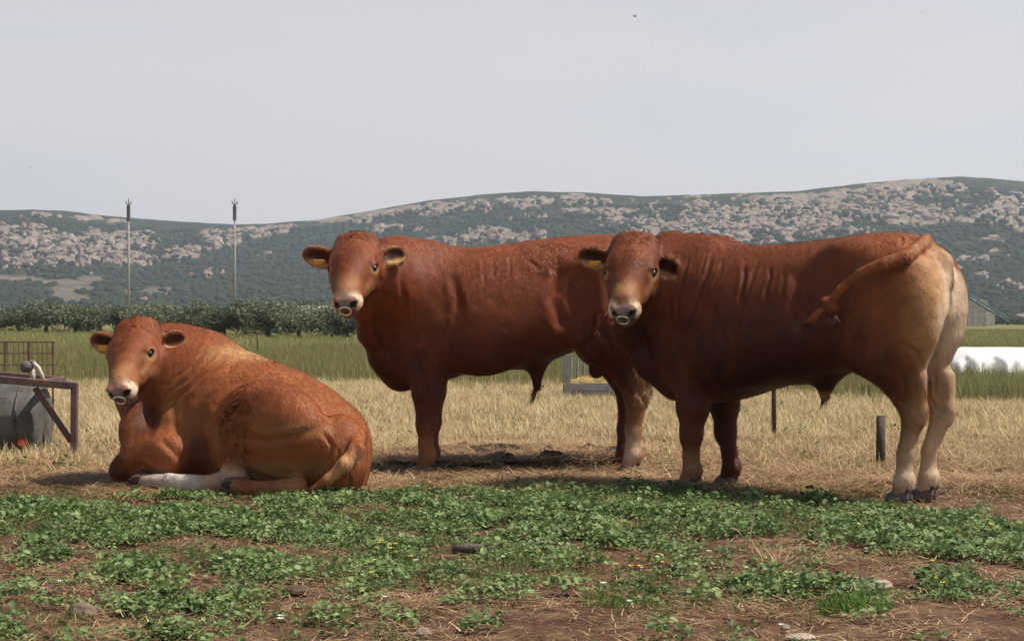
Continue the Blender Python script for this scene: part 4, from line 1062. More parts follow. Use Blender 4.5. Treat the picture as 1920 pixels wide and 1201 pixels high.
def bull_middle():
    O, rz = (0.11, 12.05, 0.0), R_(180)
    top = [(690, 470), (715, 448), (745, 443), (780, 455), (830, 463), (900, 460), (960, 451), (1020, 442), (1080, 436), (1150, 435), (1215, 441), (1245, 470)]
    bot = [(690, 640), (730, 700), (780, 722), (850, 704), (880, 693), (930, 685), (980, 688), (1040, 668), (1080, 650), (1110, 640), (1160, 620), (1245, 560)]
    wid = [(-.90, .20), (-.75, .27), (-.5, .31), (-.2, .33), (.1, .37), (.35, .365), (.6, .33), (.8, .27), (1.0, .19)]
    tab = make_tab(O, rz, top, bot, wid)
    def leg(kind, y, dx, m=1.0):
        if kind == 'fore':
            return ('fore', [(.66 + dx, y * .95, .80), (.665 + dx, y, .54), (.665 + dx, y, .33), (.672 + dx, y, .20), (.668 + dx, y, .115), (.69 + dx, y, 0)], [.15, .098, .064, .046, .048, .048])
        return ('hind', [(-.52 + dx, y, .86), (-.66 + dx, y, .66), (-.705 + dx, y, .49), (-.685 + dx, y, .28), (-.68 + dx, y, .12), (-.655 + dx, y, 0)], [.17, .105, .068, .048, .050, .050])
    legs = [leg('fore', .20, 0), leg('fore', -.20, -.01), leg('hind', .17, .0), leg('hind', -.19, .035)]
    hat = at(663, 11.42, py=500)
    h0 = to_local(O, rz, hat)
    head = dict(at=tuple(hat), ang=(-7, 42, 1), sc=1.05, ears=((-.14, .22, .21, .05), (-.50, -.05, .165, .30)), fs=.74,
                neck=[((.56, .0, 1.13), .34, 0), ((.84, .06, 1.19), .33, 0)],
                dewlap=[np.array((1.04, .22, .92)), np.array((.97, .10, .76)), np.array((.86, .02, .63))])
    def extra(F):
        F.ell((.92, .07, 1.36), (.16, .13, .17), k=.09)
        # sheath and scrotum
        q = P2L(O, rz, 1012, 690); F.cone(q + (.02, 0, .06), P2L(O, rz, 1006, 722), .06, .028, k=.07)
        F.cone(P2L(O, rz, 1120, 630, .02), P2L(O, rz, 1118, 690, .02), .048, .050, k=.03, flat=(0, 1, 0), fs=.9)
        # skin folds behind the shoulder, along flank and at the stifle
        F.ell((-.30, .33, 1.12), (.13, .05, .20), k=.07, sub=True)
        F.ell((-.62, .235, .90), (.17, .09, .17), k=.07)
    def painter(P):
        b = P.blob
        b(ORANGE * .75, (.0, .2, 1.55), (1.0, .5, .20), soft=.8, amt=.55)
        b(ORANGE * .8, (-.75, .2, .40), (.16, .3, .30), soft=.5, amt=.8)
        b(TAN * .8, (-.72, .1, .52), (.10, .3, .22), soft=.5, amt=.75)
        b(CREAM * .8, (-.66, .14, .17), (.07, .2, .14), soft=.5, amt=.75)
        b(TAN * .6, (.67, .2, .14), (.08, .12, .20), soft=.6, amt=.6)
        b(DARK * .8, (.0, .0, .66), (1.1, .6, .32), soft=.6, amt=.85)  # painted shade: belly and lower flanks darkened in the coat
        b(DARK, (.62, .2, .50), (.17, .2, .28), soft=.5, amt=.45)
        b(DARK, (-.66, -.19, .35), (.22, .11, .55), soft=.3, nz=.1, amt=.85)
        b(DARK * .8, (.98, .0, .85), (.16, .4, .38), soft=.5, amt=.6)  # chest turned from the sun, its shade painted in
        b(DARK * .8, P2L(O, rz, 1119, 670, -.02), (.08, .08, .12), soft=.4, amt=.6)
    curls = [((-.12, .3, 1.42), (.22, .3, .13), .45), ((-.55, .3, .88), (.22, .25, .24), .8), ((.28, .35, 1.25), (.35, .2, .2), .15), ((-.70, .2, .62), (.14, .2, .2), .7)]
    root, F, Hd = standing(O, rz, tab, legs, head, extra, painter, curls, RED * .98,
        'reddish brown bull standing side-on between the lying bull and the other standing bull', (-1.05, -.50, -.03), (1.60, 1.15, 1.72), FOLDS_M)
    q = P2L(O, rz, 1005, 722)
    hair_tuft('sheath_hair', root, q, (.35, 0, -.9), 34, .13, .02, .0022, 3)
    q0 = P2L(O, rz, 1240, 470)
    MB().tube([q0 + (.03, 0, .03), q0 + (-.05, 0, -.05), q0 + (-.08, 0, -.3), q0 + (-.07, 0, -.6), q0 + (-.05, 0, -.8)], [.04, .035, .026, .02, .012], 10).build('tail', M_TUFT, root, True)
    return root

def bull_right():
    O, rz = (1.704, 10.51, 0.0), R_(142)
    top = [(1215, 452), (1240, 434), (1265, 431), (1290, 436), (1330, 452), (1390, 457), (1450, 455), (1511, 449), (1570, 440), (1630, 433), (1680, 429), (1715, 431), (1745, 450), (1790, 505)]
    bot = [(1215, 650), (1245, 700), (1280, 742), (1330, 752), (1395, 742), (1440, 727), (1480, 716), (1520, 716), (1570, 700), (1600, 690), (1640, 670), (1700, 620), (1790, 600)]
    wid = [(-.90, .20), (-.75, .27), (-.5, .31), (-.2, .33), (.1, .365), (.35, .37), (.6, .34), (.8, .28), (1.0, .20)]
    tab = make_tab(O, rz, top, bot, wid)
    legs = [
        ('fore', [(.64, .17, .74), (.655, .19, .50), (.66, .19, .33), (.665, .19, .20), (.66, .19, .11), (.69, .20, 0)], [.145, .098, .064, .046, .050, .050]),
        ('fore', [(.64, -.17, .74), (.66, -.18, .50), (.655, -.19, .33), (.63, -.19, .20), (.62, -.19, .11), (.65, -.20, 0)], [.14, .092, .062, .046, .050, .050]),
        ('hind', [(-.54, .18, .84), (-.68, .15, .64), (-.735, .135, .47), (-.69, .13, .28), (-.675, .13, .12), (-.655, .13, 0)], [.165, .090, .058, .045, .050, .050]),
        ('hind', [(-.56, -.18, .84), (-.71, -.155, .64), (-.775, -.14, .47), (-.71, -.13, .28), (-.70, -.13, .12), (-.68, -.13, 0)], [.165, .085, .055, .043, .050, .050])]
    hat = at(1183, 10.74, py=507)
    head = dict(at=tuple(hat), ang=(-15, 46, -3), sc=1.04, ears=((-.14, .12, .20, .10), (.62, .22, .175, .10)), fs=.74,
                neck=[((.56, .0, 1.10), .34, 0), ((.82, .05, 1.17), .31, 0)],
                dewlap=[np.array((1.12, .22, .93)), np.array((1.04, .10, .74)), np.array((.90, .02, .60))])
    L = lambda px, py, y: P2L(O, rz, px, py, y)
    def extra(F):
        F.ell((.93, .06, 1.34), (.16, .13, .17), k=.09)
        F.cone(L(1548, 700, 0) , L(1546, 738, 0), .065, .030, k=.08)
        # deep round buttocks with the cleft between
        for s in (-1, 1):
            F.ell((-.70, s * .150, 1.08), (.215, .165, .34), k=.04)
            F.ell((-.66, s * .155, .84), (.16, .13, .24), k=.06)
        F.chain([(-.93, 0, 1.30), (-.955, 0, 1.10), (-.93, 0, .90), (-.84, 0, .74)], [.012, .016, .022, .030], k=.05, sub=True)
        F.chain([(-.76, 0, 1.40), (-.85, 0, 1.33), (-.885, 0, 1.22)], [.05, .042, .02], k=.05)
        # neck and rib folds
        F.ell((-.24, .33, 1.16), (.14, .05, .20), k=.08, sub=True)
        # tail swung forward over the flank
        T = [(1736, 446, .0), (1722, 460, .17), (1696, 476, .31), (1655, 490, .39), (1612, 508, .425), (1577, 538, .44), (1553, 566, .44), (1528, 588, .445), (1508, 602, .445), (1492, 614, .44)]
        F.chain([L(*t) for t in T], [.040, .039, .036, .033, .030, .027, .024, .019, .013, .005], k=.010)
        F.ell(L(1561, 572, .455), (.035, .03, .035), k=.015); F.ell(L(1548, 560, .455), (.03, .03, .03), k=.015)
        F.ell(L(1694, 448, .12), (.016, .02, .035), k=.015)
    def painter(P):
        b = P.blob
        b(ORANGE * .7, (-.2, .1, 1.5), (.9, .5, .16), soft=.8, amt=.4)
        b(ORANGE * .85, (-.80, .10, 1.12), (.42, .44, .50), soft=.6, amt=.9)
        b(TAN, (-.90, .10, 1.06), (.17, .22, .46), soft=.6, amt=.85)
        b(CREAM, (-.96, .0, 1.02), (.135, .17, .44), soft=.55, amt=.95)
        b(CREAM * .9, (-.86, -.12, .84), (.22, .20, .34), soft=.5, amt=.9)
        b(CREAM * .9, (-.84, .06, .74), (.16, .10, .20), soft=.5, amt=.8)
        b(DUN, (-.955, .0, 1.20), (.09, .030, .16), soft=.5, nz=.5, amt=.8)
        b(TAN * 1.15, (-.74, -.14, .42), (.17, .15, .34), soft=.5, amt=.9); b(CREAM * .85, (-.80, -.12, .30), (.10, .12, .26), soft=.6, nz=.6, amt=.75)
        b(TAN * .85, (-.70, .13, .34), (.13, .14, .32), soft=.5, nz=.6, amt=.9); b(CREAM * .75, (-.74, .10, .22), (.09, .10, .22), soft=.6, nz=.7, amt=.7)
        b(TAN * .8, (-.78, .12, .50), (.10, .12, .12), soft=.5, amt=.9)
        b(CREAM * .9, (-.70, .0, .11), (.13, .30, .12), soft=.6, nz=.6, amt=.6)
        b(RED * .8, (-.64, .22, .62), (.12, .12, .30), soft=.5, amt=.7)
        b(DARK * .6, (.1, .0, .70), (.80, .6, .36), soft=.6, amt=.92)  # shaded underside put into the colour as darker coat
        b(DARK * .7, (1.0, .0, .85), (.20, .4, .42), soft=.5, amt=.75)  # shade on the chest, painted
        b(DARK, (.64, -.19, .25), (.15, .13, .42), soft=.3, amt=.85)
        b(TAN * .6, (.67, .20, .12), (.08, .10, .13), soft=.5, amt=.8)
        b(TAN * .85, L(1546, 740, 0), (.05, .05, .05), soft=.5, amt=.7)
        for t in ((1722, 462, .17), (1700, 474, .30), (1675, 485, .36), (1640, 498, .40), (1612, 510, .43), (1575, 540, .44), (1535, 585, .46)):
            b(ORANGE * .95, L(*t), (.075, .035, .055), soft=.3, nz=.1, amt=.8)
    curls = [((.9, .1, 1.2), (.25, .35, .3), .12), ((-.55, .2, .60), (.2, .2, .2), .25)]
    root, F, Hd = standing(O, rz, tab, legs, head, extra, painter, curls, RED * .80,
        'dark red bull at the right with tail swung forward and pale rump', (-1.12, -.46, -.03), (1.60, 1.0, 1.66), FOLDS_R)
    hair_tuft('tail_tuft', root, L(1560, 572, .43), (0, 0, -.6), 70, .09, .035, .0022, 5)
    hair_tuft('tail_tuft', root, L(1515, 598, .42), L(1490, 616, .42) - L(1515, 598, .42), 80, .12, .020, .0022, 6, .2)
    hair_tuft('sheath_hair', root, L(1545, 740, 0), (.15, 0, -.9), 24, .07, .02, .002, 4)
    return root

def bull_lying():
    O, rz = (-1.68, 11.1, 0.0), R_(149)
    root = empty('bull', O, rz)
    tag(root, 'orange brown bull lying on the grass at the left with its head up', 'bull', 'bulls in the field')
    Rb = np.array(Matrix.Rotation(rz, 3, 'Z'))
    L = lambda px, py, y: P2L(O, rz, px, py, y)
    W = lambda px, py, Y: W2L(O, rz, px, py, Y)
    F = Field((-1.25, -.55, -.03), (1.30, 1.0, 1.15), .0085)
    top = [(262, 650), (290, 616), (325, 606), (355, 606), (390, 617), (430, 643), (480, 664), (530, 682), (580, 705), (620, 733), (655, 770), (685, 818), (697, 870)]
    wid = [(-.92, .10), (-.80, .22), (-.6, .33), (-.2, .37), (.1, .37), (.4, .34), (.65, .26), (.82, .16)]
    tab = make_tab(O, rz, top, [(250, 930), (700, 930)], wid)
    tab = [(x, t, -.06, w) for x, t, b_, w in tab]
    F.loft(tab, k=.06)
    F.ell((-.02, .02, .38), (.42, .34, .36), k=.08)
    # haunch with the stifle in front, second haunch beyond
    c = W(512, 806, 10.62)
    F.ell(c, (.40, .20, .315), R=rot_xyz(-14, 0, -4), k=.05)
    F.ell(c + (.26, .03, -.08), (.14, .14, .20), k=.06)
    F.ell(W(640, 852, 10.52), (.15, .15, .25), k=.07)
    F.ell((-.74, -.06, .24), (.17, .20, .26), k=.07)
    F.chain([W(672, 850, 10.32), W(655, 905, 10.32)], [.012, .02], k=.05, sub=True)
    # shoulder, upper arm, folded forearm
    F.ell(W(335, 745, 11.12), (.21, .12, .30), R=rot_xyz(-16, 24, 0), k=.07)
    F.ell(W(330, 812, 10.95), (.17, .12, .16), k=.07)
    el, kn = W(318, 845, 10.88), W(230, 874, 11.08)
    kn[2] = .095
    F.chain([el, el * .5 + kn * .5 + (0, 0, .05), kn], [.15, .125, .082], k=.05)
    F.cone(kn + (0, .0, -.02), kn + (-.30, -.10, -.03), .052, .045, k=.03)
    F.cone(kn + (-.02, -.42, 0), kn + (-.3, -.30, .08), .07, .10, k=.05)
    # far hind foot pushed out under the belly, near hind cannon tucked along the haunch
    a0, a1, a2, a3 = W(445, 890, 10.55), W(392, 903, 10.56), W(318, 897, 10.70), W(272, 900, 10.76)
    for q in (a0, a1, a2, a3): q[2] = max(q[2], .055)
    F.chain([a0, a1, a2, a3], [.062, .054, .047, .040], k=.015)
    b0, b1, b2 = W(560, 905, 10.45), W(500, 908, 10.42), W(445, 905, 10.45)
    b0[2] = .06; b1[2] = .045; b2[2] = .055
    F.chain([b0, b1, b2], [.055, .040, .045], k=.025)
    F.cone(W(434, 862, 10.58), W(432, 902, 10.52), .050, .042, k=.04)
    # neck and head
    Rl = Rb.T @ head_frame(-8, 44, 7)
    hat = at(248, 11.02, py=662); ho = to_local(O, rz, hat); sc = 1.0
    hb = ho + Rl @ np.array((-.10, 0, -.07)) * sc
    n0, n1 = np.array((.34, .02, .56)), np.array((.56, .08, .64))
    F.cone(n0, n1, .36, .30, k=.09, flat=(0, 1, 0), fs=.80); F.cone(n1, hb, .30, .165, k=.09, flat=(0, 1, 0), fs=.85)
    F.ell((.50, .03, .80), (.22, .16, .15), k=.09)
    F.chain([ho + Rl @ np.array((.0, 0, -.15)) * sc, W(250, 800, 11.0), W(285, 850, 11.0)], [.07, .07, .10], k=.08)
    # tail laid round the rump
    T = [(652, 786, 10.66, .030), (672, 812, 10.48, .043), (668, 838, 10.32, .044), (645, 865, 10.24, .036), (615, 893, 10.24, .026), (585, 912, 10.26, .016)]
    TP = [W(*t[:3]) for t in T]
    for q in TP: q[2] = max(q[2], .02)
    F.chain(TP, [t[3] for t in T], k=.030)
    F.ell(W(640, 822, 10.33), (.03, .03, .05), k=.02, sub=True)
    Hd, tips = add_head(F, ho, Rl, sc, ((-.30, .20, .205, .05), (-.22, .0, .165, .2)))
    def painter(P):
        b = P.blob
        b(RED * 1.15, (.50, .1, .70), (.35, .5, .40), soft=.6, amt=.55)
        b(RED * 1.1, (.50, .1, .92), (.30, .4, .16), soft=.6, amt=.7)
        b(TAN, L(448, 662, 0), (.20, .16, .07), soft=.7, amt=.85)
        b(TAN * .9, W(350, 780, 10.98), (.15, .15, .20), soft=.7, amt=.30)
        b(RED * 1.15, W(480, 730, 10.45), (.26, .3, .12), soft=.7, amt=.55)
        b(TAN * .75, W(480, 895, 10.5), (.34, .3, .11), soft=.6, amt=.7)
        b(CREAM * .9, W(638, 818, 10.33), (.035, .05, .05), soft=.4, amt=.95)
        b(CREAM * .85, W(682, 872, 10.35), (.05, .12, .10), soft=.5, amt=.85)
        P.spot(TAN * .8, 560, 800, 60, 12, nz=.9, amt=.3)
        P.spot(TAN * .7, 540, 872, 70, 14, nz=.4, amt=.5)
        P.spot(DUN * 1.2, 600, 868, 22, 10, nz=1.2, amt=.35)
        b(TAN * 1.1, W(630, 880, 10.25), (.10, .06, .12), soft=.5, amt=.7)
        b(WHITE * .95, (a1 + a3) / 2 + (.0, .03, 0), (.25, .085, .085), soft=.25, nz=.15, amt=.95)
        b(DUN * 2.2, a3, (.17, .10, .08), soft=.5, nz=.6, amt=.8)
        b(CREAM, a0 * .6 + a1 * .4, (.12, .11, .08), soft=.4, amt=.8)
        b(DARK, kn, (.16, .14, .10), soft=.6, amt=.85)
        b(DARK * .7, W(280, 790, 11.0), (.13, .14, .16), soft=.5, amt=.7)  # chest shade painted into the coat
        b(DARK * .8, W(390, 850, 10.85), (.10, .18, .16), soft=.5, amt=.75)  # shadowed belly hollow between elbow and haunch, painted dark
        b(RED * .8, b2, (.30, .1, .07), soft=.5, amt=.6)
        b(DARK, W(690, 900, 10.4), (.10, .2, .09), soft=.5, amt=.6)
    curls = [(W(428, 790, 10.5), (.15, .3, .26), 1.0), (W(260, 850, 11.0), (.2, .3, .15), .5)]
    finish_bull(F, root, Hd, tips, ORANGE * .98, painter, curls, 1.25, folds=FOLDS_L)
    for q, d in ((a3, (a3 - a2)), (b2, (b2 - b1))):
        o = link('hoof', HOOF_ME, None, root); o.location = q + d / np.linalg.norm(d) * .02 + (0, 0, -.02)
        o.rotation_euler = Vector((d[0], d[1], d[2] * .3)).to_track_quat('X', 'Z').to_euler()
        o.rotation_euler[0] += R_(60)
    hair_tuft('tail_tuft', root, TP[-1], TP[-1] - TP[-2], 40, .10, .02, .002, 8, .1)
    return root
bull_middle(); bull_right(); bull_lying()
# ------------------------------------------------------------------ trees
def crown_mesh(seed, n_leaf, w, h, ls):
    r = np.random.default_rng(seed)
    nb = 14
    bc = np.stack([r.normal(0, .34 * w, nb), r.normal(0, .30 * w, nb), h * (.30 + .46 * r.random(nb))], 1); bc[:, 2] -= np.abs(bc[:, 0]) * .12
    br = w * (.20 + .16 * r.random(nb))
    which = r.integers(0, nb, n_leaf)
    d = r.normal(0, 1, (n_leaf, 3)); d /= np.linalg.norm(d, axis=1, keepdims=True)
    P = bc[which] + d * (br[which] * (.35 + .72 * r.random(n_leaf) ** .45))[:, None] * np.array((1, 1, .9))
    P = P[(P[:, 2] > h * .05) & (P[:, 2] < h * 1.02)]; n_ = len(P)
    a = r.normal(0, 1, (n_, 3)); a /= np.linalg.norm(a, axis=1, keepdims=True)
    b = np.cross(a, r.normal(0, 1, (n_, 3))); b /= np.linalg.norm(b, axis=1, keepdims=True)
    s_ = (ls * r.uniform(.6, 1.4, n_))[:, None]
    V = np.concatenate([P - a * s_, P - b * s_ * .45, P + a * s_, P + b * s_ * .45]); i = np.arange(n_)
    me = np_mesh('crown', V, np.stack([i, i + n_, i + 2 * n_, i + 3 * n_], 1), False)
    at_ = me.attributes.new('col', 'FLOAT', 'POINT'); at_.data.foreach_set('value', np.tile(np.clip(r.normal(.5, .3, n_), 0, 1), 4).astype(np.float32))
    return me
M_OLIVE = blade_mat('olive_leaf', (.055, .070, .040), (.125, .150, .088), (.25, .27, .19), .2, .6)
M_DARKLEAF = blade_mat('dark_leaf', (.018, .030, .014), (.042, .060, .028), (.08, .10, .055), .15, .6)
M_BARK = simple_mat('bark', (.055, .045, .036), (.14, .115, .09), 12, .9, .8, 50)
def trunk_mesh(seed, h, r0):
    rnd = random.Random(seed); mb = MB()
    mb.tube([(0, 0, -.1), (.03, .02, h * .15), (-.02, .03, h * .32)], [r0 * 1.3, r0, r0 * .85], 8)
    for i in range(5):
        a = i * 1.26 + rnd.random(); q = h * .30
        mb.tube([(-.02, .03, h * .28), (math.cos(a) * q * .4, math.sin(a) * q * .4, h * .45), (math.cos(a) * q, math.sin(a) * q, h * .72)], [r0 * .6, r0 * .4, r0 * .15], 6)
    return mb.mesh('trunk', True)
crowns = [crown_mesh(400 + i, 5200, 1.0, 1.0, .034) for i in range(5)]; trunks = [trunk_mesh(420 + i, 1.0, .045) for i in range(3)]
for c_ in crowns: c_.materials.append(M_OLIVE)
for t_ in trunks: t_.materials.append(M_BARK)
T_ = [(-75, 573, 80), (-20, 576, 70), (38, 578, 62), (88, 564, 86), (140, 572, 66), (186, 567, 84), (232, 577, 60), (283, 568, 84), (330, 574, 66), (372, 566, 80), (420, 576, 64), (462, 568, 74), (506, 561, 90), (560, 568, 78), (606, 574, 70), (652, 566, 84), (702, 570, 78), (752, 572, 70)]
TL = ['olive tree just outside the left edge of the picture', 'olive tree at the far left edge of the row', 'low rounded olive tree at the left end of the row', 'broad tall olive tree near the left end of the row',
      'olive tree left of the first pole', 'full olive tree between the lying bull and the first pole', 'small olive tree beneath the first tall pole', 'broad olive tree right of the first pole above the lying bull', 'olive tree above the lying bull between its ears and hump',
      'full olive tree above the hump of the lying bull', 'smaller olive tree just left of the second pole', 'olive tree just right of the second pole', 'tallest and broadest olive tree right of the second pole', 'olive tree in front of the long white roof', 'lower olive tree below the middle bull ear',
      'last visible olive tree beside the muzzle of the middle bull', 'olive tree hidden behind the neck of the middle bull', 'olive tree behind the shoulder of the middle bull']
for i, ((px, tp, w_), lab) in enumerate(zip(T_, TL)):
    if i in (0, 17): continue
    Yd = np.interp(px, [-80, 700], [185, 96]); Yd += (i % 3) * 3.0
    h = 1 + (HY - tp + 5) / FPX * Yd + .05 + .12 * math.sin(i * 2.4); wd = w_ * 1.18 / FPX * Yd
    rt = empty('olive_tree', ((px - CX) / FPX * Yd, Yd, -.05), i * 1.3)
    tag(rt, lab, 'tree', 'row of olive trees across the meadow')
    c_ = link('crown', crowns[i % 5], None, rt); c_.scale = (wd * .95, wd * .95, h * 1.06)
    t_ = link('trunk', trunks[i % 3], None, rt); t_.scale = (wd * .9, wd * .9, h)
# far dark bushes
dk = [crown_mesh(440 + i, 1500, 1.0, 1.0, .055) for i in range(3)]
for c_ in dk: c_.materials.append(M_DARKLEAF)
FB = [(1782, 7, 589, 'shrub'), (1806, 8, 590, ''), (1836, 8, 587, ''), (1858, 6, 591, ''), (1880, 8, 588, ''), (1902, 7, 590, ''), (1926, 9, 589, ''), (1950, 8, 587, ''), (574, 12, 553, ''), (1112, 8, 588, ''), (530, 8, 562, ''), (15, 10, 566, '')]
FL = ['far dark bush just behind the hindquarters edge of the right bull', 'far dark bush in front of the left part of the pale storage building', 'far dark bush before the middle of the pale storage building', 'far low bush at the right end of the pale storage building',
      'far dark bush at the foot of the lattice boom', 'far dark bush right of the lattice boom foot', 'far dark bush at the right picture edge above the white wrap', 'far dark bush just past the right picture edge',
      'taller dark tree rising behind the long white roof', 'far dark bush hidden behind the middle bull', 'far dark tree left of the long white roof', 'far dark tree at the left picture edge behind the olive trees']
for i, (px, w_, tp, _q) in enumerate(FB):
    Yd = 520 + 14 * (i % 4); h = 1 + (HY - tp) / FPX * Yd; wd = max(w_ * 3.4 / FPX * Yd, h * .9)
    rt = empty('distant_tree', ((px - CX) / FPX * Yd, Yd, -.1), i)
    tag(rt, FL[i], 'tree', 'far dark trees at the foot of the hills')
    c_ = link('crown', dk[i % 3], None, rt); c_.scale = (wd, wd, h * 1.05)
    t_ = link('trunk', trunks[i % 3], None, rt); t_.scale = (wd * .5, wd * .5, h)

# ------------------------------------------------------------------ poles
M_CONC = simple_mat('pole_concrete', (.22, .215, .20), (.33, .32, .30), 6, .85, .3, 40)
M_STEEL = simple_mat('dark_steel', (.055, .065, .075), (.12, .13, .14), 8, .6, .3, 40, metal=.3)
for px, lab in ((241, 'tall slim concrete pole standing above the left olive trees'), (440, 'tall slim concrete pole above the hump of the lying bull')):
    Yd = 210; X = (px - CX) / FPX * Yd; H_ = 1 + (HY - 384) / FPX * Yd
    rt = empty('utility_pole', (X, Yd, 0), .4 if px < 300 else .1)
    tag(rt, lab, 'pole', 'tall poles in front of the hills')
    MB().tube([(0, 0, -.3), (0, 0, H_ * .5), (0, 0, H_)], [.17, .135, .10], 10).build('shaft', M_CONC, rt, True)
    hd = MB(); hd.tube([(0, 0, H_ - 1.5), (0, 0, H_ + .1)], [.20, .22], 8); hd.box((0, 0, H_ + .05), (.30, .30, .55)); hd.tube([(0, 0, H_ + .3), (0, 0, H_ + 1.05)], [.06, .05], 6)
    hd.build('pole_head', M_STEEL, rt)
    for s in (-1, 1):
        MB().tube([(0, 0, H_ + .30), (s * .27, 0, H_ + .46)], .045, 6).build('cross_arm', M_STEEL, rt); MB().tube([(0, 0, H_ - .2), (s * .24, 0, H_ + .0)], .04, 6).build('bracket', M_STEEL, rt)
        MB().tube([(s * .27, 0, H_ + .40), (s * .27, 0, H_ + .75)], [.07, .05], 8).build('insulator', M_STEEL, rt, True)
# ------------------------------------------------------------------ buildings far off
M_WHITE = simple_mat('white_sheet_roof', (.52, .51, .47), (.68, .66, .61), .6, .7, .2, 6)
M_SHED = simple_mat('weathered_panel', (.33, .30, .27), (.52, .48, .44), .9, .85, .3, 5, spots=((.22, .20, .18), .8, .58))
M_DOOR = simple_mat('dark_opening', (.03, .03, .03), (.06, .06, .055), 1, .8)
def shed(px0, px1, ptop, Yd, dep, lab, peaked=.6, mat=M_WHITE, doors=3):
    x0, x1 = (px0 - CX) / FPX * Yd, (px1 - CX) / FPX * Yd; H_ = 1 + (HY - ptop) / FPX * Yd
    rt = empty('shed', ((x0 + x1) / 2, Yd, 0)); tag(rt, lab, 'shed'); L_ = x1 - x0
    MB().box((0, dep / 2, (H_ - peaked) / 2), (L_, dep, H_ - peaked)).build('wall', M_SHED, rt)
    V = [(-L_ / 2 - .3, -.3, H_ - peaked + .01), (L_ / 2 + .3, -.3, H_ - peaked + .01), (L_ / 2 + .3, dep / 2, H_), (-L_ / 2 - .3, dep / 2, H_), (L_ / 2 + .3, dep + .3, H_ - peaked + .01), (-L_ / 2 - .3, dep + .3, H_ - peaked + .01)]
    V += [(a, b, c - .12) for a, b, c in V]
    MB().add(V, [(0, 1, 2, 3), (3, 2, 4, 5), (7, 6, 9, 8), (8, 9, 11, 10), (0, 6, 7, 1), (5, 4, 10, 11), (0, 3, 9, 6), (3, 5, 11, 9), (1, 7, 8, 2), (2, 8, 10, 4)]).build('roof', mat, rt)
    for i in range(doors):
        MB().box((-L_ / 2 + L_ * (i + .5) / doors, -.04, (H_ - peaked) * .4), (L_ / doors * .4, .08, (H_ - peaked) * .75)).build('door', M_DOOR, rt)
    return rt
shed(546, 650, 568, 420, 12, 'long white roofed shed behind the olive trees beside the middle bull', 1.6)
shed(430, 472, 569, 430, 10, 'short white roofed shed behind the second pole', 1.5, doors=2)
# pale ribbed building at the right, below the boom
Yd = 420; rt = empty('storage_building', ((1826 - CX) / FPX * Yd, Yd, 0)); tag(rt, 'pale grey storage building at the foot of the right hill below the boom', 'building')
MB().add([(-9, 0, 0), (4.8, 0, 0), (4.8, 0, 2.7), (3.0, 0, 5.6), (-9, 0, 7.2), (-9, 9, 0), (4.8, 9, 0), (4.8, 9, 2.7), (3.0, 9, 5.6), (-9, 9, 7.2)],
         [(0, 1, 2, 3, 4), (9, 8, 7, 6, 5), (0, 5, 6, 1), (1, 6, 7, 2), (2, 7, 8, 3), (3, 8, 9, 4), (0, 4, 9, 5)]).build('wall', M_SHED, rt)
for i in range(9):
    x_ = -8 + i * 1.35; top_ = 7.0 - (x_ + 9) * .13
    MB().box((x_, -.09, top_ / 2 - .1), (.22, .18, top_ - .3)).build('rib', M_SHED, rt)
MB().add([(-9.3, -.3, 7.25), (3.1, -.3, 5.65), (3.1, 9.3, 5.65), (-9.3, 9.3, 7.25), (-9.3, -.3, 7.45), (3.1, -.3, 5.85), (3.1, 9.3, 5.85), (-9.3, 9.3, 7.45)], [(0, 3, 2, 1), (4, 5, 6, 7), (0, 1, 5, 4), (1, 2, 6, 5), (2, 3, 7, 6), (3, 0, 4, 7)]).build('roof', M_WHITE, rt)
# lattice boom
M_GREEN = simple_mat('green_painted_steel', (.030, .075, .070), (.060, .12, .11), 2, .6, .2, 20)
Yd = 400; A_, B_ = at(1752, Yd, py=512), at(1892, Yd, py=596.5); rt = empty('lattice_boom', tuple(B_)); tag(rt, 'dark green lattice boom slanting down behind the rump of the right bull', 'conveyor')
dv = (A_ - B_); up = Vector((0, 0, 1)); up = (up - dv.normalized() * up.dot(dv.normalized())).normalized(); sd = Vector((0, 1, 0))
ch = [up * .45, -up * .25 + sd * .45, -up * .25 - sd * .45]
for c_ in ch: MB().tube([c_, dv + c_], .16, 6).build('chord', M_GREEN, rt)
for i in range(22):
    a, b = ch[i % 3], ch[(i + 1) % 3]
    MB().tube([dv * (i / 22) + a, dv * ((i + 1) / 22) + b], .10, 5).build('brace', M_GREEN, rt)
MB().tube([dv + up * -.3, Vector((dv.x, 0, -B_.z))], .2, 6).build('mast', M_GREEN, rt)

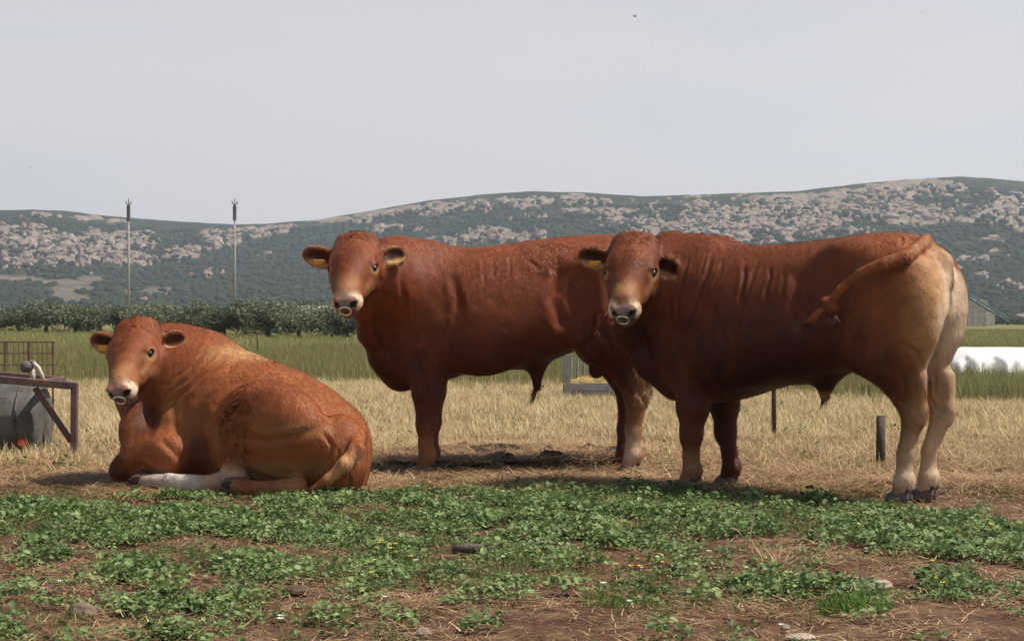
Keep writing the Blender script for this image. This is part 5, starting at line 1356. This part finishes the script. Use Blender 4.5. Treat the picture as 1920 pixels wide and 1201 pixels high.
# ------------------------------------------------------------------ long white plastic cover in the right meadow
def plastic():
    Yd = 33.0; x0, x1 = (1752 - CX) / FPX * Yd, (2500 - CX) / FPX * Yd; n1, n2 = 260, 26
    V = []; F = []
    for i in range(n1 + 1):
        x = x0 + (x1 - x0) * i / n1; q = min(1, (x - x0) / .5)
        for j in range(n2 + 1):
            a = math.pi * j / n2
            hgt = .565 + .008 * math.sin(x * 1.9) + .004 * math.sin(x * 5.1)
            fold_ = (.035 * math.sin(x * 9 + 3 * math.sin(x * 2.3)) + .02 * math.sin(x * 23)) * (math.sin(a) < .55) * (1 - abs(math.sin(a)))
            rr = (math.sin(a) ** .55 if 0 < a < math.pi else 0) * hgt * (q ** .4 if q > 0 else 0)
            y = -math.cos(a) * (.62 + fold_ * 2) * (.6 + .4 * q)
            V.append((x, Yd + y - (.0 if j else .1), rr - .02))
    for i in range(n1):
        for j in range(n2):
            a = i * (n2 + 1) + j; F.append((a, a + n2 + 1, a + n2 + 2, a + 1))
    me = np_mesh('silage_wrap', V, np.array(F))
    mt = simple_mat('white_plastic_film', (.78, .77, .74), (.88, .87, .84), 1.2, .35, .35, 14, dist=.03)
    tag(link('silage_wrap', me, mt), 'long low white plastic covered silage row behind the right bull', 'silage wrap')
plastic()

# ------------------------------------------------------------------ water trough with rusty frame at the left
M_RUST = simple_mat('rusty_steel', (.060, .035, .033), (.13, .078, .070), 9, .8, .5, 60, spots=((.24, .10, .05), 6, .58))
M_GALV = simple_mat('dirty_galvanised', (.045, .042, .038), (.12, .112, .10), 5, .7, .4, 40, spots=((.045, .033, .027), 7, .54))
M_PALE = simple_mat('pale_pipe', (.42, .37, .30), (.55, .50, .42), 14, .6, .2, 40)
def trough():
    Yd = 13.5; rt = empty('water_trough', ((60 - CX) / FPX * Yd, Yd, 0)); ox = rt.location.x
    tag(rt, 'grey metal water tank in a rusty steel frame at the left edge', 'water trough')
    def w(px, py, dy=0.0): v = at(px, Yd + dy, py=py); return Vector((v.x - ox, dy, v.z))
    # drum lying on its side with a domed end
    V = []; F = []; n1, n2 = 12, 28; r0 = .30; cz = .245
    prof = [(-1.5, r0), (-1.2, r0), (-.6, r0), (-.1, r0), (-.03, r0), (.01, r0 * .985), (.035, r0 * .93), (.055, r0 * .78), (.070, r0 * .5), (.078, r0 * .2), (.08, .001)]
    ex = w(78, 760).x - .08
    for x, r_ in prof:
        for k in range(n2):
            t = 2 * math.pi * k / n2; V.append((ex + x, .22 + r_ * math.cos(t), cz + r_ * .98 * math.sin(t)))
    for i in range(len(prof) - 1):
        for k in range(n2): F.append((i * n2 + k, i * n2 + (k + 1) % n2, (i + 1) * n2 + (k + 1) % n2, (i + 1) * n2 + k))
    MB().add(V, F).build('tank', M_GALV, rt, True)
    for dx in (-.10, -.75): MB().tube([(ex + dx, .22 + (r0 + .006) * math.cos(t), cz + (r0 + .004) * .98 * math.sin(t)) for t in [2 * math.pi * k / 28 for k in range(29)]], .010, 6, False).build('hoop', M_GALV, rt, True)
    def bar(name, a, b, t=.05, m_=M_RUST):
        d = b - a; q = d.to_track_quat('X', 'Z').to_matrix(); MB().box((a + b) / 2, (d.length, t, t), q, .006).build(name, m_, rt)
    a, b = w(-160, 692, -.12), w(140, 718, -.12)
    bar('top_rail', a, b, .055); bar('top_rail', a + Vector((0, .66, 0)), w(60, 711, -.12) + Vector((0, .66, 0)), .05)
    bar('leg', w(140, 712, -.12) , Vector((w(139, 800, -.12).x, -.12, 0)), .05)
    bar('leg', w(-150, 694, -.12), Vector((w(-150, 800, -.12).x, -.12, 0)), .05)
    bar('brace', w(66, 722, -.09), w(134, 822, -.09), .042); bar('brace', w(80, 730, .1), Vector((w(84, 800, .1).x, .1, 0)), .018)
    bar('cross_rail', w(78, 711, -.12), w(78, 711, -.12) + Vector((0, .62, 0)), .045)
    p = [w(62, 712, .25), w(60, 690, .25), w(50, 676, .25), w(44, 684, .25)]
    MB().tube(p, .022, 8).build('pipe', M_PALE, rt, True)
    MB().tube([w(62, 674, .2), w(72, 684, .2), w(84, 712, .2)], .016, 8).build('pipe', M_PALE, rt, True)
    vb = MB(); vb.lump(w(50, 682, .2), (.05, .04, .045), 10, 8, 3, .08); vb.tube([w(46, 676, .2), w(64, 671, .2)], .012, 6); vb.build('valve', simple_mat('old_brass', (.05, .045, .04), (.16, .14, .12), 30, .7), rt, True)
trough()
v = at(78, 14.0, z=0.04); f_ = MB().lump((0, 0, 0), (.038, .038, .034), 14, 10, 0, 0.015); f_.tube([(0, 0, .03), (0, 0, .05)], .008, 6)
M_RED = simple_mat('red_plastic', (.62, .06, .03), (.75, .11, .05), 20, .4)
o = f_.build('float_ball', M_RED, None, True, tuple(v + Vector((0, -.55, .06)))); tag(o, 'small bright red plastic float lying in the grass under the trough', 'float ball')

def panel():
    Yd = 19.0; x0, x1 = (-120 - CX) / FPX * Yd, (103 - CX) / FPX * Yd; rt = empty('wire_panel', (x1, Yd, 0)); L_ = x1 - x0
    tag(rt, 'thin rusty wire fence panel standing behind the trough', 'fence panel'); zt = .79
    for zz in (zt, zt - .12, zt - .24, .36, .18): MB().tube([(-L_, 0, zz), (0, 0, zz)], .010 if zz == zt else .006, 6).build('rail', M_RUST, rt)
    for dx in (-.02, -.27, -.52, -.78, -1.03): MB().tube([(dx, 0, -.05), (dx, 0, zt)], .012, 6).build('post', M_RUST, rt)
    rnd = random.Random(4)
    for i in range(24):
        x_ = -L_ * (i + .5) / 24; MB().tube([(x_, .005, .02), (x_ + rnd.uniform(-.01, .01), .005, zt)], .003, 4).build('wire', M_RUST, rt)
panel()

# ------------------------------------------------------------------ hay feeder behind the middle bull
M_GREYW = simple_mat('weathered_grey_board', (.17, .155, .15), (.27, .25, .24), 10, .85, .5, 50)
M_HAY = blade_mat('yellow_hay', (.35, .24, .07), (.60, .44, .16), (.75, .62, .30), .1)
def feeder():
    Yd = 23.4; s_ = Yd / FPX; X = lambda px: (px - CX) * s_; Z = lambda py: 1 - (py - HY) * s_
    rt = empty('hay_feeder', (X(1140), Yd, 0)); ox = X(1140)
    tag(rt, 'low grey board hay feeder seen between the legs of the middle bull', 'hay feeder')
    for i, (z0, z1) in enumerate(((.02, .105), (.112, .215))):
        MB().box((0, -.02 - .004 * i, (z0 + z1) / 2), (X(1222) - X(1062), .03, z1 - z0), None, .004).build('board', M_GREYW, rt)
        MB().box((0, .82, (z0 + z1) / 2), (X(1222) - X(1062), .03, z1 - z0), None, .004).build('board', M_GREYW, rt)
    MB().box((0, .40, .03), (X(1222) - X(1062), .8, .03)).build('floor_board', M_GREYW, rt)
    for px in (1064, 1218):
        for dy in (-.06, .88): MB().box((X(px) - ox, dy, .28), (.07, .05, .60), None, .005).build('post', M_GREYW, rt)
    M_CAP = simple_mat('white_cap', (.74, .74, .72), (.82, .82, .80), 8, .4)
    MB().lump((X(1219) - ox, -.06, .63), (.055, .05, .07), 12, 8, 0, 0).build('post_cap', M_CAP, rt, True)
    for i in range(12):
        px = 1074 + i * 12.4; MB().tube([(X(px) - ox, .80, .2), (X(px) - ox + .01, .80, Z(668) + .02 * (i % 2))], .020, 6).build('bar', M_GREYW, rt)
    V = []; F = []; C_ = []; rnd = random.Random(9)
    for i in range(1500):
        x_, y_ = rnd.uniform(-.5, .5), rnd.uniform(.03, .76); z_ = .14 + .12 * rnd.random() * (1 - (2 * x_) ** 4 * .5)
        d = Vector((rnd.gauss(0, 1), rnd.gauss(0, 1), rnd.gauss(0, .4))).normalized() * rnd.uniform(.04, .09); q = Vector((rnd.gauss(0, 1), rnd.gauss(0, 1), rnd.gauss(0, 1))).normalized() * .006
        p = Vector((x_, y_, z_)); b = len(V); V += [(p - d - q)[:], (p + d)[:], (p - d + q)[:]]; F.append((b, b + 1, b + 2)); C_ += [rnd.random()] * 3
    hp = proto('hay', V, F, C_, M_HAY); COL.objects.link(hp); hp.location = (X(1140), Yd, .02); tag(hp, 'yellow hay heaped in the grey feeder', 'hay', kind='stuff')
feeder()

# ------------------------------------------------------------------ posts
M_POST = simple_mat('dark_post', (.030, .022, .018), (.085, .062, .048), 16, .85, .6, 60)
def stake(px, Yd, w_, h, name, lab, mat=M_POST, lean=0.0):
    mb = MB(); mb.tube([(0, 0, -.1), (lean * .5, 0, h * .5), (lean, 0, h)], [w_ * .55, w_ * .5, w_ * .47], 7)
    o = mb.build(name, mat, None, True, ((px - CX) / FPX * Yd, Yd, 0)); return tag(o, lab, 'post')
stake(1451, 15.6, .042, .80, 'fence_post', 'thin dark fence post below the belly of the right bull')
stake(1651, 12.4, .066, .36, 'fence_post', 'short dark wooden post behind the near hind leg of the right bull')
stake(483, 52, .05, .62, 'fence_stake', 'thin dark stake in the meadow above the back of the lying bull')
stake(940, 31, .035, .36, 'fence_stake', 'short thin stake in the grass below the belly of the middle bull')

# ------------------------------------------------------------------ low dark brown heaps on the ground behind the middle bull
M_HEAP = simple_mat('heap_brown', (.022, .015, .011), (.060, .042, .032), 14, .95, .9, 60, spots=((.10, .07, .045), 30, .60), spec=.1, dist=.03)
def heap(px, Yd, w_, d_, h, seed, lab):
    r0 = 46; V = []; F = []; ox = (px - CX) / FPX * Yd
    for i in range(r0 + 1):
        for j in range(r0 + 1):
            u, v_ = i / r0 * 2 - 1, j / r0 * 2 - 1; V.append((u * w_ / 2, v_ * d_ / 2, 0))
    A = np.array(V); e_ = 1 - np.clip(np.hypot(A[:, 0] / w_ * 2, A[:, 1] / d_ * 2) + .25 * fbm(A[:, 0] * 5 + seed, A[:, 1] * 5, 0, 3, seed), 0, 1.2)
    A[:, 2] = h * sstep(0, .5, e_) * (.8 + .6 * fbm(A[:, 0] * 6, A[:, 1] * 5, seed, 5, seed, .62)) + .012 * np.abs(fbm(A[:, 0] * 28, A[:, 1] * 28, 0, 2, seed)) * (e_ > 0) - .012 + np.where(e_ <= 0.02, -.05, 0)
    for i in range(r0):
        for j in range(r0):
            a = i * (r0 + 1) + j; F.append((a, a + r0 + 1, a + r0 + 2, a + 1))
    o = link('dark_heap', np_mesh('dark_heap', A, np.array(F)), M_HEAP, None, (ox, Yd, float(ground_z(np.array(ox), np.array(Yd)))))
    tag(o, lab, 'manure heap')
heap(900, 12.9, 1.05, 1.9, .12, 3, 'low dark trampled heap behind the front legs of the middle bull')
heap(1070, 12.8, .90, 1.7, .13, 4, 'low dark heap beside the hind legs of the middle bull')
heap(742, 12.5, .75, 1.4, .06, 5, 'flat dark patch between the lying bull and middle bull')

# ------------------------------------------------------------------ stones, tufts, flowers, stick
def stone(px, py, w_, h_, seed, lab, mat=M_STONE):
    Yd = gY(py); s_ = Yd / FPX; mb = MB(); mb.lump((0, 0, h_ * s_ * .35), (w_ * s_ / 2, w_ * s_ * .36, h_ * s_ * .62), 12, 8, seed, .13)
    o = mb.build('stone', mat, None, False, ((px - CX) * s_, Yd, -.004)); tag(o, lab, 'stone')
M_PSTONE = simple_mat('pale_stone', (.24, .18, .13), (.40, .32, .25), 12, .85, .5, 60)
stone(157, 1146, 58, 24, 1, 'brown stone at the lower left edge of a clover patch')
stone(1646, 1094, 62, 14, 5, 'flat tan stone on bare soil at the lower right', M_PSTONE)
stone(795, 1186, 26, 20, 7, 'pale stone at the bottom edge left of centre', M_PSTONE)
stone(1500, 1190, 56, 12, 9, 'flat pale stone at the bottom edge right of centre', M_PSTONE)
stone(1004, 948, 22, 18, 11, 'small tan stone among the clover in front of the middle bull', M_PSTONE)
stone(560, 1104, 40, 16, 13, 'dark clod of soil left of the yellow flowers', simple_mat('soil_clod', (.07, .045, .033), (.13, .085, .06), 12, .95, .7, 50))
stone(1472, 1172, 16, 10, 15, 'tiny white stone on the soil at the lower right', M_PSTONE)
Yd = gY(1034); mb = MB(); mb.tube([(-.09, .0, .022), (-.03, .01, .026), (.05, .0, .024), (.10, -.02, .018)], [.020, .022, .020, .012], 10)
o = mb.build('broken_branch', M_BARK, None, True, ((888 - CX) / FPX * Yd, Yd, 0)); tag(o, 'short broken brown branch lying beside the yellow flowers', 'branch')
def own(o, name, px, py, lab, cat, grp=None, s_=1.0):
    Yd = gY(py); COL.objects.link(o); o.name = name; o.location = ((px - CX) / FPX * Yd, Yd, float(ground_z(np.array((px - CX) / FPX * Yd), np.array(Yd)))); o.scale = (s_,) * 3
    tag(o, lab, cat, grp); return o
M_BRIGHT = blade_mat('bright_grass', (.045, .12, .015), (.085, .21, .028), (.15, .30, .06), .3)
own(blade_clump(70, .05, .22, .0022, 501, M_STRAW, 1.5, 3, curve=1.2), 'dry_grass_tuft', 1452, 1062, 'wispy fan of dry straw stems in the foreground right of centre', 'grass tuft')
own(blade_clump(260, .085, .085, .0024, 502, M_BRIGHT, .8, 2), 'grass_tuft', 1575, 1134, 'bright green grass tuft at the lower right left of its twin', 'grass tuft')
own(blade_clump(260, .085, .095, .0024, 503, M_BRIGHT, .8, 2), 'grass_tuft', 1628, 1134, 'bright green grass tuft right of its twin at the lower right', 'grass tuft')
own(blade_clump(240, .11, .07, .0022, 504, M_BRIGHT, .8, 2), 'grass_tuft', 1150, 1124, 'bright green low grass tuft at the bottom centre', 'grass tuft')
Yd = gY(1022); st = MB().tube([(0, 0, 0), (.012, 0, .09), (.03, 0, .18)], [.0022, .002, .0012], 4); st.tube([(0, 0, .02), (-.05, .01, .08), (-.08, .01, .09)], .0015, 4)
o = st.build('straw_stem', simple_mat('bleached_stem', (.42, .34, .22), (.56, .48, .33), 20), None, False, ((1404 - CX) / FPX * Yd, Yd, 0)); tag(o, 'single pale upright straw stem in front of the right bull', 'stem')
M_YEL = simple_mat('yellow_petals', (.72, .50, .03), (.85, .66, .08), 20, .6)
M_WPET = simple_mat('white_petals', (.70, .68, .62), (.82, .80, .76), 20, .6)
M_STEM = simple_mat('green_stem', (.05, .09, .03), (.09, .14, .05), 20, .7)
def flower_mesh(nm, petals, r_, h, mat, seed):
    rnd = random.Random(seed); pt = MB()
    for k in range(petals):
        a = 2 * math.pi * k / petals; R = Matrix.Rotation(a, 3, 'Z') @ Matrix.Rotation(-.35, 3, 'Y')
        pt.add([(R @ Vector(q)) + Vector((.01, 0, h)) for q in ((0, 0, 0), (r_ * .5, -r_ * .32, 0), (r_, 0, .002), (r_ * .5, r_ * .32, 0))], [(0, 1, 2, 3)])
    pt.lump((.01, 0, h), (r_ * .28, r_ * .28, r_ * .2), 6, 4, 1, 0)
    st_ = MB().tube([(0, 0, 0), (.004, 0, h * .5), (.01, 0, h)], .0015, 4)
    return pt.mesh('petals'), st_.mesh('stem')
def flowers(nm, spots, petals, r_, h, mat, lab, cat, grp):
    pm, sm = flower_mesh(nm, petals, r_, h, mat, 3); pm.materials.append(mat); sm.materials.append(M_STEM)
    for i, (px, py) in enumerate(spots):
        Yd = gY(py + h * .8 / (gY(py) / FPX)); x_ = (px - CX) / FPX * Yd
        rt = empty(nm, (x_, Yd, float(ground_z(np.array(x_), np.array(Yd)))), i * 1.7); s_ = .8 + .09 * (i * 7 % 5); rt.scale = (s_,) * 3
        tag(rt, lab, cat, grp); link('petals', pm, None, rt); link('stem', sm, None, rt)
flowers('yellow_flower', [(704, 1016), (712, 1014), (721, 1018), (730, 1013), (738, 1020), (746, 1024), (706, 1047), (728, 1030), (770, 1036), (702, 1075), (1013, 1026), (1178, 1060), (1200, 1070), (1160, 1050), (1746, 1056), (1752, 1078), (1772, 1098), (1862, 990), (1240, 1046)],
        6, .013, .085, M_YEL, 'small yellow wildflower standing in the foreground greenery', 'flower', 'yellow wildflowers')
flowers('white_flower', [(76, 1100), (112, 1092), (418, 1040), (524, 1140), (520, 1150), (666, 1112), (726, 1114), (776, 1042), (1030, 1020), (1334, 1028), (1204, 1050), (1175, 1124), (1132, 1092), (1470, 1166), (370, 938), (1620, 1020)],
        8, .014, .035, M_WPET, 'small white wildflower low on the foreground ground', 'flower', 'white wildflowers')
# ------------------------------------------------------------------ birds in the sky
M_BIRD = simple_mat('bird_dark', (.03, .03, .032), (.06, .06, .062), 10)
for px, py, s_, rz, lab in ((1190, 26, 1.0, .6, 'tiny dark bird high above the gap between the standing bulls'), (1730, 18, .6, 1.4, 'tiny dark bird at the top right of the sky'), (57, 309, .5, .2, 'tiny dark bird at the left above the hills')):
    rt = empty('bird', tuple(at(px, 80, py=py)), rz); rt.scale = (s_,) * 3; tag(rt, lab, 'bird')
    b_ = MB(); b_.lump((0, 0, 0), (.07, .028, .026), 8, 6, 1, 0); b_.lump((.07, 0, .012), (.022, .018, .018), 8, 6, 1, 0); b_.tube([(.085, 0, .01), (.105, 0, .008)], [.006, .001], 5); b_.add([(-.06, -.01, 0), (-.13, -.03, .0), (-.12, 0, 0), (-.13, .03, 0), (-.06, .01, 0), (-.09, 0, .006)], [(0, 1, 2, 5), (5, 2, 3, 4), (0, 5, 4)])
    b_.build('body', M_BIRD, rt, True)
    for s in (-1, 1):
        MB().add([(.03, s * .015, .012), (-.035, s * .015, .012), (-.05, s * .09, .045), (.0, s * .10, .05), (-.06, s * .17, .03), (.0, s * .015, .02), (-.02, s * .09, .056)], [(0, 5, 6, 3), (5, 1, 2, 6), (3, 6, 4), (6, 2, 4), (0, 3, 2, 1), (3, 4, 2)]).build('wing', M_BIRD, rt)

# ------------------------------------------------------------------ haze
hz = MB().box((0, 1500, 260), (15000, 9000, 540)).mesh('haze')
hm = bpy.data.materials.new('haze_air'); hm.use_nodes = True; hn, hl = hm.node_tree.nodes, hm.node_tree.links; hn.clear()
ho_ = hn.new('ShaderNodeOutputMaterial'); pv = hn.new('ShaderNodeVolumePrincipled'); pv.inputs['Density'].default_value = .00016; pv.inputs['Color'].default_value = (.78, .90, 1.0, 1); pv.inputs['Anisotropy'].default_value = .3
hl.new(pv.outputs[0], ho_.inputs['Volume'])
tag(link('haze', hz, hm), 'thin pale haze in the air over the whole field and hills', 'haze', kind='stuff')
